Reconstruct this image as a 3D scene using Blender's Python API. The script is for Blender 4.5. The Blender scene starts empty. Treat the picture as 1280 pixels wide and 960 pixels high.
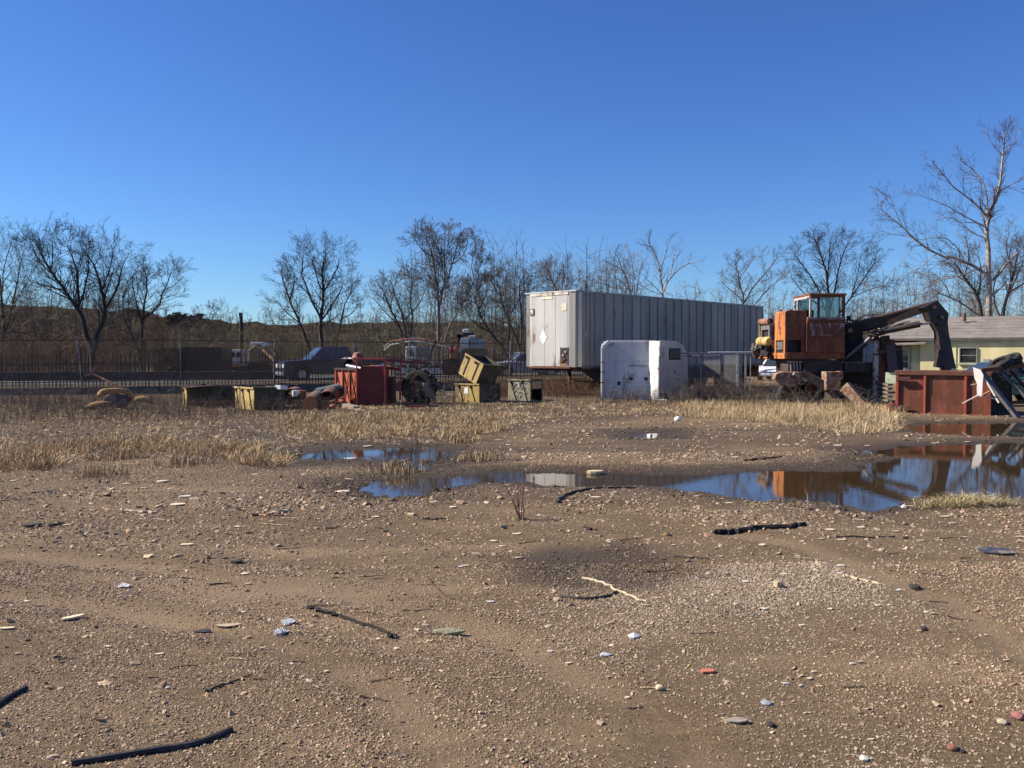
import bpy, math, random
import numpy as np
from mathutils import Vector, Matrix
random.seed(7); rng = np.random.default_rng(11)
scene = bpy.context.scene
C = scene.collection
R = math.radians
PI = math.pi

# ------------------------------------------------------------------ camera, sky, sun
CAMZ = 1.6; F = 1080.0; PITCH = math.atan(35/1080.0)
cam_d = bpy.data.cameras.new("camera"); cam = bpy.data.objects.new("camera", cam_d); C.objects.link(cam)
cam.location = (0, 0, CAMZ); cam.rotation_euler = (PI/2 - PITCH, 0, 0)
cam_d.sensor_width = 36; cam_d.lens = 36*F/1280; cam_d.clip_end = 5000; cam_d.clip_start = 0.05
scene.camera = cam
scene.render.resolution_x = 1024; scene.render.resolution_y = 768
SUN_AZ = Vector((-1.0, 0.12, 0)).normalized(); SUN_EL = R(37)
sv = Vector((SUN_AZ.x*math.cos(SUN_EL), SUN_AZ.y*math.cos(SUN_EL), math.sin(SUN_EL)))
sun_d = bpy.data.lights.new("sun", 'SUN'); sun_d.energy = 5.0; sun_d.angle = R(0.53); sun_d.color = (1.0, 0.90, 0.76)
sun = bpy.data.objects.new("sun", sun_d); C.objects.link(sun)
sun.rotation_euler = sv.to_track_quat('Z', 'Y').to_euler(); sun.location = (-20, 0, 20)
world = bpy.data.worlds.new("World"); scene.world = world; world.use_nodes = True
wn = world.node_tree.nodes; wl = world.node_tree.links; wn.clear()
sky = wn.new('ShaderNodeTexSky'); sky.sky_type = 'NISHITA'; sky.sun_disc = False
sky.sun_elevation = SUN_EL; sky.sun_rotation = math.atan2(SUN_AZ.x, SUN_AZ.y)
sky.altitude = 0; sky.air_density = 1.0; sky.dust_density = 0.0; sky.ozone_density = 3.0
# one tone curve per channel for the whole sky: the phone camera's deeper, purer blue
sep = wn.new('ShaderNodeSeparateColor'); comb = wn.new('ShaderNodeCombineColor')
bg = wn.new('ShaderNodeBackground'); bg.inputs['Strength'].default_value = 0.072
wo = wn.new('ShaderNodeOutputWorld')
wl.new(sky.outputs[0], sep.inputs[0])
for ch, p_, a_ in ((0, 1.18, .370), (1, 1.17, .528), (2, 1.0, 1.05)):
    pw_ = wn.new('ShaderNodeMath'); pw_.operation = 'POWER'; pw_.inputs[1].default_value = p_; wl.new(sep.outputs[ch], pw_.inputs[0])
    ml_ = wn.new('ShaderNodeMath'); ml_.operation = 'MULTIPLY'; ml_.inputs[1].default_value = a_; wl.new(pw_.outputs[0], ml_.inputs[0]); wl.new(ml_.outputs[0], comb.inputs[ch])
wl.new(comb.outputs[0], bg.inputs['Color']); wl.new(bg.outputs[0], wo.inputs['Surface'])
scene.view_settings.view_transform = 'Standard'; scene.view_settings.look = 'None'
scene.view_settings.exposure = 0.85; scene.view_settings.gamma = 1.0

# ------------------------------------------------------------------ where things stand
cosP, sinP = math.cos(PITCH), math.sin(PITCH)
def W(px, py, d):
    dx = (px-640)/F; dy = -(py-480)/F
    Y = cosP+dy*sinP; Z = -sinP+dy*cosP; t = d/Y
    return Vector((dx*t, d, CAMZ+Z*t))
def G(px, py, z=0.03):
    dx = (px-640)/F; dy = -(py-480)/F
    Y = cosP+dy*sinP; Z = -sinP+dy*cosP; t = (z-CAMZ)/Z
    return Vector((dx*t, Y*t, z))
def X(px, d): return (px-640)/F*d

# ------------------------------------------------------------------ noise
_perm = np.random.default_rng(3).random((256, 256))
def vnoise(x, y, s=0):
    x = np.asarray(x, float)+s*17.3; y = np.asarray(y, float)+s*7.7
    xi = np.floor(x).astype(int); yi = np.floor(y).astype(int)
    fx = x-xi; fy = y-yi; fx = fx*fx*(3-2*fx); fy = fy*fy*(3-2*fy)
    a = _perm[xi & 255, yi & 255]; b = _perm[(xi+1) & 255, yi & 255]
    c = _perm[xi & 255, (yi+1) & 255]; d = _perm[(xi+1) & 255, (yi+1) & 255]
    return (a*(1-fx)+b*fx)*(1-fy)+(c*(1-fx)+d*fx)*fy
def fbm(x, y, o=4, s=0):
    v = 0; a = .5; f = 1.0; t = 0
    for i in range(o):
        v = v+a*vnoise(np.asarray(x)*f, np.asarray(y)*f, s+i*3); t += a; a *= .5; f *= 2.03
    return v/t
def sstep(a, b, x): t = np.clip((x-a)/(b-a), 0, 1); return t*t*(3-2*t)

# ------------------------------------------------------------------ materials
def newmat(name):
    m = bpy.data.materials.new(name); m.use_nodes = True
    nt = m.node_tree; n = nt.nodes; l = nt.links
    return m, n, l, n['Principled BSDF']
def noise_node(n, l, scale, detail=6, coord='Object', rough=.6, dist=0.0, vec=None, stretch=None):
    tc = n.new('ShaderNodeTexCoord'); t = n.new('ShaderNodeTexNoise')
    t.inputs['Scale'].default_value = scale; t.inputs['Detail'].default_value = detail
    t.inputs['Roughness'].default_value = rough; t.inputs['Distortion'].default_value = dist
    src = tc.outputs[coord]
    if stretch:
        mp = n.new('ShaderNodeMapping'); mp.inputs['Scale'].default_value = stretch; l.new(src, mp.inputs[0]); src = mp.outputs[0]
    l.new(src, t.inputs['Vector']); return t
def ramp(n, l, src, stops):
    r = n.new('ShaderNodeValToRGB'); e = r.color_ramp.elements
    while len(e) < len(stops): e.new(.5)
    for i, (p, c) in enumerate(stops):
        e[i].position = p; e[i].color = (c, c, c, 1) if isinstance(c, (int, float)) else (*c, 1)
    l.new(src, r.inputs[0]); return r
def mixc(n, l, fac, a, b, mode='MIX'):
    m = n.new('ShaderNodeMix'); m.data_type = 'RGBA'; m.blend_type = mode
    for s, v in ((0, fac), (6, a), (7, b)):
        if isinstance(v, (int, float)): m.inputs[s].default_value = v
        elif isinstance(v, tuple): m.inputs[s].default_value = (*v, 1)
        else: l.new(v, m.inputs[s])
    return m.outputs[2]
def bump(n, l, b, src, strength=.3, dist=.01):
    bp = n.new('ShaderNodeBump'); bp.inputs['Strength'].default_value = strength; bp.inputs['Distance'].default_value = dist
    l.new(src, bp.inputs['Height']); l.new(bp.outputs[0], b.inputs['Normal'])
MATS = {}
RUST = (.13, .042, .018)
def mat(name, col, rough=.6, metal=0.0, var=.35, scale=2.5, wear=0.0, wearcol=RUST, streak=False, bmp=.25, spec=.5, wscale=None):
    if name in MATS: return MATS[name]
    m, n, l, b = newmat(name)
    t = noise_node(n, l, scale, 7, stretch=(1, 1, .25) if streak else None)
    r = ramp(n, l, t.outputs[0], [(.25, 1-var), (.75, 1+var*.5)])
    c = mixc(n, l, 1.0, col, r.outputs[0], 'MULTIPLY')
    # ramp clamps at 1 in colour space is fine here
    if wear > 0:
        t2 = noise_node(n, l, wscale or scale*1.7, 9, rough=.7, stretch=(1, 1, .4) if streak else None)
        k = ramp(n, l, t2.outputs[0], [(max(0, .62-wear*.35), 0.0), (.70-wear*.30, 1.0)])
        t3 = noise_node(n, l, scale*6, 6)
        wc = mixc(n, l, t3.outputs[0], tuple(v*.45 for v in wearcol), tuple(min(1, v*1.6) for v in wearcol))
        c = mixc(n, l, k.outputs[0], c, wc)
    l.new(c, b.inputs['Base Color'])
    rr = ramp(n, l, t.outputs[0], [(.2, min(1, rough*1.15)), (.8, rough*.85)]); l.new(rr.outputs[0], b.inputs['Roughness'])
    b.inputs['Metallic'].default_value = metal; b.inputs['Specular IOR Level'].default_value = spec
    if bmp: bt = noise_node(n, l, scale*9, 6); bump(n, l, b, bt.outputs[0], bmp, .01)
    MATS[name] = m; return m
def glassmat(name, col=(.02, .03, .035), rough=.05):
    if name in MATS: return MATS[name]
    m, n, l, b = newmat(name)
    t = noise_node(n, l, 3, 5); c = mixc(n, l, t.outputs[0], col, tuple(v*2.2 for v in col)); l.new(c, b.inputs['Base Color'])
    b.inputs['Roughness'].default_value = rough; b.inputs['Specular IOR Level'].default_value = .8
    MATS[name] = m; return m
def clearglass():
    if 'clear_glass' in MATS: return MATS['clear_glass']
    m, n, l, b = newmat('clear_glass')
    tr = n.new('ShaderNodeBsdfTransparent'); tr.inputs[0].default_value = (.74, .79, .78, 1)
    g = n.new('ShaderNodeBsdfGlossy'); g.inputs['Roughness'].default_value = .06; g.inputs[0].default_value = (.8, .9, .95, 1)
    t = noise_node(n, l, 4, 5); mm = n.new('ShaderNodeMath'); mm.operation = 'MULTIPLY'; mm.inputs[1].default_value = .16; l.new(t.outputs[0], mm.inputs[0])
    mx = n.new('ShaderNodeMixShader'); l.new(mm.outputs[0], mx.inputs[0]); l.new(tr.outputs[0], mx.inputs[1]); l.new(g.outputs[0], mx.inputs[2])
    l.new(mx.outputs[0], n['Material Output'].inputs[0]); MATS['clear_glass'] = m; return m
def attrmat(name, rough=.9, attr='col', var=.2, scale=30, spec=.3, bmp=0):
    m, n, l, b = newmat(name)
    a = n.new('ShaderNodeAttribute'); a.attribute_name = attr
    t = noise_node(n, l, scale, 4); r = ramp(n, l, t.outputs[0], [(.3, 1-var), (.7, 1.0)])
    l.new(mixc(n, l, 1.0, a.outputs[0], r.outputs[0], 'MULTIPLY'), b.inputs['Base Color'])
    b.inputs['Roughness'].default_value = rough; b.inputs['Specular IOR Level'].default_value = spec
    if bmp: bump(n, l, b, t.outputs[0], bmp, .01)
    return m

# ------------------------------------------------------------------ object helpers
def tag(o, label=None, cat=None, group=None, kind=None):
    if label: o['label'] = label
    if cat: o['category'] = cat
    if group: o['group'] = group
    if kind: o['kind'] = kind
    return o
def thing(name, label, cat, loc=(0, 0, 0), rz=0.0, group=None, rx=0.0, ry=0.0):
    o = bpy.data.objects.new(name, None); C.objects.link(o); o.empty_display_size = .3
    o.location = loc; o.rotation_euler = (rx, ry, rz); return tag(o, label, cat, group)
def npmesh(name, V, Fq, material, parent=None, cols=None, smooth=False, loc=None):
    """V (n,3) float, Fq (m,k) int with constant k"""
    me = bpy.data.meshes.new(name); V = np.asarray(V, np.float32); Fq = np.asarray(Fq, np.int32); k = Fq.shape[1]
    me.vertices.add(len(V)); me.vertices.foreach_set('co', V.ravel())
    me.loops.add(Fq.size); me.loops.foreach_set('vertex_index', Fq.ravel())
    me.polygons.add(len(Fq)); me.polygons.foreach_set('loop_start', np.arange(0, Fq.size, k, dtype=np.int32))
    me.polygons.foreach_set('loop_total', np.full(len(Fq), k, np.int32))
    me.polygons.foreach_set('use_smooth', np.full(len(Fq), smooth, bool))
    me.update(calc_edges=True)
    if cols is not None:
        for an, av in cols.items():
            av = np.asarray(av, np.float32)
            if av.ndim == 1:
                a = me.attributes.new(an, 'FLOAT', 'POINT'); a.data.foreach_set('value', av)
            else:
                a = me.attributes.new(an, 'FLOAT_COLOR', 'POINT')
                if av.shape[1] == 3: av = np.hstack([av, np.ones((len(av), 1), np.float32)])
                a.data.foreach_set('color', av.ravel())
    me.materials.append(material)
    o = bpy.data.objects.new(name, me); C.objects.link(o)
    if parent: o.parent = parent
    if loc is not None: o.location = loc
    return o
class MB:
    def __init__(s): s.v = []; s.f = []
    def add(s, vs, fs):
        b = len(s.v); s.v += [tuple(p) for p in vs]; s.f += [tuple(b+i for i in f) for f in fs]; return s
    def box(s, x0, x1, y0, y1, z0, z1, M=None):
        vs = [Vector(p) for p in ((x0, y0, z0), (x1, y0, z0), (x1, y1, z0), (x0, y1, z0), (x0, y0, z1), (x1, y0, z1), (x1, y1, z1), (x0, y1, z1))]
        if M is not None: vs = [M @ p for p in vs]
        return s.add(vs, [(0, 3, 2, 1), (4, 5, 6, 7), (0, 1, 5, 4), (1, 2, 6, 5), (2, 3, 7, 6), (3, 0, 4, 7)])
    def beam(s, p0, p1, w, h=None, w1=None, h1=None, up=(0, 0, 1)):
        h = h or w; w1 = w1 or w; h1 = h1 or h
        p0 = Vector(p0); p1 = Vector(p1); d = (p1-p0).normalized(); u = Vector(up)
        if abs(d.dot(u)) > .95: u = Vector((0, 1, 0))
        a = d.cross(u).normalized(); b = a.cross(d)
        vs = []
        for p, ww, hh in ((p0, w, h), (p1, w1, h1)):
            for sa, sb in ((-1, -1), (1, -1), (1, 1), (-1, 1)): vs.append(p+a*sa*ww/2+b*sb*hh/2)
        return s.add(vs, [(0, 3, 2, 1), (4, 5, 6, 7), (0, 1, 5, 4), (1, 2, 6, 5), (2, 3, 7, 6), (3, 0, 4, 7)])
    def tube(s, pts, r, n=8, caps=True):
        pts = [Vector(p) for p in pts]; rs = r if isinstance(r, (list, tuple)) else [r]*len(pts)
        d = (pts[1]-pts[0]).normalized(); u = Vector((0, 0, 1)) if abs(d.z) < .9 else Vector((1, 0, 0))
        a = d.cross(u).normalized(); b0 = len(s.v)
        for i, p in enumerate(pts):
            d = (pts[min(i+1, len(pts)-1)]-pts[max(i-1, 0)]).normalized()
            a = (a-d*a.dot(d)).normalized(); b = d.cross(a)
            for k in range(n):
                t = 2*PI*k/n; s.v.append(tuple(p+(a*math.cos(t)+b*math.sin(t))*rs[i]))
        for i in range(len(pts)-1):
            for k in range(n):
                q = b0+i*n; s.f.append((q+k, q+(k+1) % n, q+n+(k+1) % n, q+n+k))
        if caps:
            s.f.append(tuple(b0+k for k in reversed(range(n)))); q = b0+(len(pts)-1)*n; s.f.append(tuple(q+k for k in range(n)))
        return s
    def prism(s, poly, y0, y1, M=None):      # polygon in x,z pushed along y
        n = len(poly); vs = [Vector((x, y0, z)) for x, z in poly]+[Vector((x, y1, z)) for x, z in poly]
        if M is not None: vs = [M @ p for p in vs]
        fs = [tuple(range(n)), tuple(reversed(range(n, 2*n)))]
        for i in range(n): j = (i+1) % n; fs.append((i, i+n, j+n, j))
        return s.add(vs, fs)
    def lathe(s, prof, n=24, M=None, closed=False):   # profile (r, z) round local z
        b0 = len(s.v); M = M or Matrix()
        for r, z in prof:
            for k in range(n):
                t = 2*PI*k/n; s.v.append(tuple(M @ Vector((r*math.cos(t), r*math.sin(t), z))))
        m = len(prof)
        for i in range(m if closed else m-1):
            i2 = (i+1) % m
            for k in range(n): s.f.append((b0+i*n+k, b0+i*n+(k+1) % n, b0+i2*n+(k+1) % n, b0+i2*n+k))
        return s
    def build(s, name, material, parent=None, bevel=0.0, smooth=False, label=None, kind=None):
        me = bpy.data.meshes.new(name); me.from_pydata(s.v, [], s.f); me.materials.append(material); me.validate()
        import bmesh
        bm = bmesh.new(); bm.from_mesh(me); bmesh.ops.recalc_face_normals(bm, faces=bm.faces); bm.to_mesh(me); bm.free()
        if smooth:
            me.polygons.foreach_set('use_smooth', [True]*len(me.polygons)); 
            try: me.set_sharp_from_angle(angle=R(40))
            except Exception: pass
        o = bpy.data.objects.new(name, me); C.objects.link(o)
        if parent: o.parent = parent
        if bevel:
            b = o.modifiers.new('bevel', 'BEVEL'); b.width = bevel; b.segments = 2; b.limit_method = 'ANGLE'
        if label: o['label'] = label
        if kind: o['kind'] = kind
        return o
def rotM(rx=0, ry=0, rz=0, loc=(0, 0, 0)):
    from mathutils import Euler
    return Matrix.Translation(loc) @ Euler((rx, ry, rz)).to_matrix().to_4x4()
def sag(a, b, n, wob, rr):
    a = Vector(a); b = Vector(b); out = []
    for i in range(n+1):
        t = i/n; p = a.lerp(b, t)
        out.append(p+Vector((rr.uniform(-wob, wob), rr.uniform(-wob, wob), rr.uniform(-wob, wob)*.5))*(1 if 0 < i < n else .2))
    return out

# ------------------------------------------------------------------ ground with puddles
def gp(pl): return np.array([[G(a, b, 0.0).x, G(a, b, 0.0).y] for a, b in pl])
PUD_A = gp([(436, 611), (470, 602), (515, 598), (560, 596), (600, 589), (650, 588), (720, 590), (800, 592), (880, 592), (960, 588), (1050, 586), (1082, 577), (1100, 571), (1062, 564), (1120, 558), (1200, 554), (1420, 552), (1420, 636), (1290, 630), (1200, 624), (1160, 628), (1120, 637), (1085, 641), (1050, 635), (1000, 630), (930, 627), (890, 619), (820, 611), (760, 607), (700, 608), (650, 606), (600, 606), (560, 614), (530, 621), (480, 622)])
PUD_A2 = gp([(1120, 534), (1160, 529), (1290, 527), (1420, 533), (1420, 552), (1250, 547), (1180, 544), (1130, 541)])
PUD_B = gp([(358, 564), (420, 558), (500, 556), (570, 558), (575, 566), (568, 586), (545, 590), (500, 588), (470, 581), (430, 580), (380, 583), (350, 573)])
PUD_C = gp([(775, 540), (845, 540), (838, 550), (785, 550)])
DAMP = gp([(600, 700), (680, 690), (800, 688), (870, 700), (870, 730), (800, 748), (720, 748), (640, 735)])
SAND = gp([(60, 715), (250, 722), (430, 735), (520, 745), (430, 765), (250, 768), (150, 745), (60, 735)])
def sdpoly(x, y, P):
    d = np.full(x.shape, 1e9); ins = np.zeros(x.shape, bool); n = len(P)
    for i in range(n):
        a = P[i]; b = P[(i+1) % n]; ex, ey = b-a; wx = x-a[0]; wy = y-a[1]
        t = np.clip((wx*ex+wy*ey)/(ex*ex+ey*ey), 0, 1)
        d = np.minimum(d, (wx-ex*t)**2+(wy-ey*t)**2)
        c = ((a[1] > y) != (b[1] > y)) & (x < (b[0]-a[0])*(y-a[1])/(b[1]-a[1]+1e-12)+a[0]); ins ^= c
    d = np.sqrt(d); return np.where(ins, -d, d)
def puddle_sd(x, y):
    return np.minimum.reduce([sdpoly(x, y, PUD_A), sdpoly(x, y, PUD_A2), sdpoly(x, y, PUD_B)+.12*0, sdpoly(x, y, PUD_C)])
RUTS = [gp([(-80, 692), (200, 716), (420, 745), (620, 800), (800, 900), (900, 990)]), gp([(-80, 742), (150, 768), (330, 806), (480, 870), (570, 980)]), gp([(560, 640), (800, 655), (1000, 690), (1180, 760), (1330, 860)])]
def rutd(x, y):
    d = np.full(x.shape, 1e9)
    for P in RUTS:
        for a, b in zip(P, P[1:]):
            ex, ey = b-a; t = np.clip(((x-a[0])*ex+(y-a[1])*ey)/(ex*ex+ey*ey), 0, 1); d = np.minimum(d, np.hypot(x-a[0]-ex*t, y-a[1]-ey*t))
    return d
def fence_line(x): return 31+.284*(x+32)
def terrain(x, y, with_sd=False):
    x = np.asarray(x, float); y = np.asarray(y, float)
    near = (np.abs(x) < 24) & (y < 30) & (y > 5)
    sd = np.full(x.shape, 9.0)
    if near.any(): sd[near] = puddle_sd(x[near], y[near])
    base = .045+.06*(fbm(x*.25, y*.25, 3, 5)-.5)+.03*(fbm(x*1.3, y*1.3, 3, 9)-.5)+.012*(fbm(x*6, y*6, 3, 2)-.5)
    fade = sstep(60, 30, y); base = .045+(base-.045)*fade
    base = np.maximum(base, .016)
    n1 = fbm(x*1.5, y*1.1, 4, 21)-.5; n2 = fbm(x*7, y*5, 3, 31)-.5
    isl = np.where((x < 0) & (y > 12.3), .9, 0)
    shore = sd*.085+.013+(.062+.05*isl)*n1+(.028+.03*isl)*n2+.016*isl+.012*(fbm(x*22, y*16, 2, 41)-.5)
    shore = np.where(sd > .45, np.maximum(shore, .012), shore)
    if near.any() or True:
        m_ = (y < 14) & (y > 2)
        if m_.any(): dr = rutd(x[m_], y[m_])+.05*(fbm(x[m_]*3, y[m_]*3, 2, 13)-.5); base[m_] += -.018*np.exp(-(dr/.11)**2)+.009*np.exp(-((dr-.24)/.08)**2)
    base = np.maximum(base, .012)
    h = np.minimum(base, shore); h = np.maximum(h, -.12)
    # the lot is retained by the low wall, the street side stands higher
    fl = fence_line(x); side = sstep(6, 9, x)
    up = sstep(.0, .12, y-(fl-.05))*(.28+.010*np.clip(x+20, 0, 30))*(1-side)
    h = h+up*(y > 20)
    if with_sd: return h, sd
    return h
def axis(segs):
    out = []
    for a, b, s in segs: out += list(np.arange(a, b-1e-6, s))
    out.append(segs[-1][1]); return np.array(out)
gx = np.concatenate([-np.geomspace(900, 24, 24), axis([(-23, -9, .3), (-9, 13.5, .055), (13.5, 30, .3)]), np.geomspace(31, 900, 24)])
gy = np.concatenate([[-900, -300, -100, -30, -8], axis([(-2, 3, .3), (3, 8.5, .06), (8.5, 16.5, .048), (16.5, 24, .09), (24, 46, .3)]), np.geomspace(47, 1500, 40)])
XX, YY = np.meshgrid(gx, gy); hh, SD = terrain(XX, YY, True)
nx, ny = len(gx), len(gy); V = np.stack([XX.ravel(), YY.ravel(), hh.ravel()], 1)
ii = (np.arange(ny-1)[:, None]*nx+np.arange(nx-1)[None]).ravel()
Q = np.stack([ii, ii+1, ii+nx+1, ii+nx], 1)
wet = sstep(.055, .004, hh)*(SD < 2.5)*sstep(2.5, .8, SD)
wet = np.maximum(wet, sstep(1.3, -.1, SD+.7*(fbm(XX*1.3, YY*1.3, 3, 66)-.5))*.9)
dsd = sdpoly(XX, YY, DAMP)+.8*(fbm(XX*1.5, YY*1.5, 3, 77)-.5); wet = np.maximum(wet, sstep(.35, -.3, dsd)*.8)
low = sstep(.56, .42, fbm(XX*.3, YY*.22, 3, 55))*.45*(YY > 9)*(YY < 30); wet = np.maximum(wet, low)
ssd = sdpoly(XX, YY, SAND)+.7*(fbm(XX*1.1, YY*1.1, 3, 78)-.5); sand = sstep(.5, -.7, ssd)*.8; sand = np.maximum(sand, (YY < 14)*sstep(.2, .05, rutd(XX, YY))*.45*sstep(.35, .55, fbm(XX*1.2, YY*1.2, 3, 14)))
# grass mask
GRASS = [gp([(-250, 598), (0, 594), (60, 592), (110, 578), (200, 576), (300, 585), (350, 590), (365, 566), (420, 560), (560, 557), (640, 545), (740, 530), (860, 522), (960, 528), (1040, 545), (1125, 544), (1128, 520), (1110, 500), (1110, 480), (-250, 480)])]
gsd = sdpoly(XX, YY, GRASS[0])+1.2*(fbm(XX*.8, YY*.8, 3, 91)-.5); gm = sstep(.6, -1.2, gsd)
far = sstep(0, 3, YY-fence_line(XX))*(XX < 8)
groundmat, n, l, b = newmat('gravelly_dirt')
t1 = noise_node(n, l, .55, 8, rough=.6); t2 = noise_node(n, l, 4.5, 9, rough=.72); t3 = noise_node(n, l, 38, 7, rough=.8)
t4 = noise_node(n, l, 140, 5, rough=.8)
vo = n.new('ShaderNodeTexVoronoi'); vo.inputs['Scale'].default_value = 75; tcv = n.new('ShaderNodeTexCoord'); l.new(tcv.outputs['Object'], vo.inputs['Vector'])
c = mixc(n, l, ramp(n, l, t1.outputs[0], [(.35, 0.0), (.65, 1.0)]).outputs[0], (.40, .27, .145), (.535, .375, .22))
c = mixc(n, l, ramp(n, l, t2.outputs[0], [(.38, 0.0), (.66, 1.0)]).outputs[0], c, (.40, .275, .155))
c = mixc(n, l, ramp(n, l, t3.outputs[0], [(.42, 0.0), (.6, .85)]).outputs[0], c, (.70, .50, .29))
c = mixc(n, l, 1.0, c, ramp(n, l, t4.outputs[0], [(.38, .38), (.60, 1.0)]).outputs[0], 'MULTIPLY')
sp = ramp(n, l, vo.outputs['Color'], [(.80, 0.0), (.9, .7)]); c = mixc(n, l, sp.outputs[0], c, (.56, .45, .30))
ts = noise_node(n, l, .5, 5, stretch=(.45, 1.7, 1)); c = mixc(n, l, ramp(n, l, ts.outputs[0], [(.46, 0.0), (.62, .55)]).outputs[0], c, (.27, .18, .095))
ts2 = noise_node(n, l, .9, 5, stretch=(.4, 1.5, 1)); c = mixc(n, l, ramp(n, l, ts2.outputs[0], [(.52, 0.0), (.66, .6)]).outputs[0], c, (.68, .49, .29))
vg = n.new('ShaderNodeTexVoronoi'); vg.inputs['Scale'].default_value = 170; l.new(tcv.outputs['Object'], vg.inputs['Vector']); vb = n.new('ShaderNodeRGBToBW'); l.new(vg.outputs['Color'], vb.inputs[0])
c = mixc(n, l, 1.0, c, ramp(n, l, vb.outputs[0], [(.2, .62), (.8, 1.0)]).outputs[0], 'MULTIPLY')
av = n.new('ShaderNodeAttribute'); av.attribute_name = 'sand'; c = mixc(n, l, av.outputs['Fac'], c, mixc(n, l, t3.outputs[0], (.46, .32, .20), (.60, .435, .285)))
ag = n.new('ShaderNodeAttribute'); ag.attribute_name = 'grassy'; c = mixc(n, l, ag.outputs['Fac'], c, mixc(n, l, t3.outputs[0], (.09, .06, .035), (.24, .17, .10)))
af = n.new('ShaderNodeAttribute'); af.attribute_name = 'verge'; c = mixc(n, l, af.outputs['Fac'], c, mixc(n, l, t2.outputs[0], (.05, .05, .025), (.12, .10, .05)))
aw = n.new('ShaderNodeAttribute'); aw.attribute_name = 'wet'
c = mixc(n, l, aw.outputs['Fac'], c, mixc(n, l, t2.outputs[0], (.055, .036, .020), (.115, .078, .046)))
l.new(c, b.inputs['Base Color'])
rr = ramp(n, l, aw.outputs['Fac'], [(0, .95), (1, .55)]); l.new(rr.outputs[0], b.inputs['Roughness']); b.inputs['Specular IOR Level'].default_value = .3
mh = n.new('ShaderNodeMath'); mh.operation = 'MULTIPLY_ADD'; mh.inputs[1].default_value = 1.6; l.new(t3.outputs[0], mh.inputs[0]); l.new(t4.outputs[0], mh.inputs[2]); mh2 = n.new('ShaderNodeMath'); mh2.operation = 'MULTIPLY_ADD'; mh2.inputs[1].default_value = -.5; l.new(vg.outputs['Distance'], mh2.inputs[0]); l.new(mh.outputs[0], mh2.inputs[2])
bump(n, l, b, mh2.outputs[0], 1.0, .05)
ground = npmesh('ground', V, Q, groundmat, cols={'wet': wet.ravel(), 'sand': sand.ravel(), 'grassy': gm.ravel(), 'verge': far.ravel()}, smooth=True)
tag(ground, 'brown gravelly dirt lot with damp patches and puddle hollows', None, None, 'structure')

watermat, n, l, b = newmat('puddle_water')
t = noise_node(n, l, 1.2, 4); l.new(mixc(n, l, t.outputs[0], (.030, .019, .008), (.06, .038, .016)), b.inputs['Base Color'])
b.inputs['Roughness'].default_value = .012; b.inputs['IOR'].default_value = 1.33; b.inputs['Specular IOR Level'].default_value = .75
tw = noise_node(n, l, 5, 3, stretch=(1, 2.2, 1)); bump(n, l, b, tw.outputs[0], .035, .01)
def water(P, label, m=.45):
    x0, y0 = P.min(0)-m; x1, y1 = P.max(0)+m; s = .15
    xs = np.arange(x0, min(x1, 18)+s, s); ys = np.arange(y0, y1+s, s); A, B = np.meshgrid(xs, ys)
    sdv = sdpoly(A+s/2, B+s/2, P); k = (sdv < m)[:-1, :-1]; w = len(xs)
    idx = (np.arange(len(ys)-1)[:, None]*w+np.arange(w-1)[None])[k]
    q = np.stack([idx, idx+1, idx+w+1, idx+w], 1); used = np.unique(q); mp = np.zeros(A.size, int); mp[used] = np.arange(len(used))
    o = npmesh('puddle', np.stack([A.ravel()[used], B.ravel()[used], np.zeros(len(used))], 1), mp[q], watermat)
    return tag(o, label, None, None, 'structure')
water(np.array([list(p) for p in PUD_A]), 'long shallow puddle mirroring the sky and loader')
o = water(PUD_A2, 'strip of water in front of the rusty red skip', .3)
o.location.z = -.004
water(PUD_B, 'muddy brown puddle at the edge of the dry grass'); water(PUD_C, 'tiny puddle in front of the white sleeper cab', .25)

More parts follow.
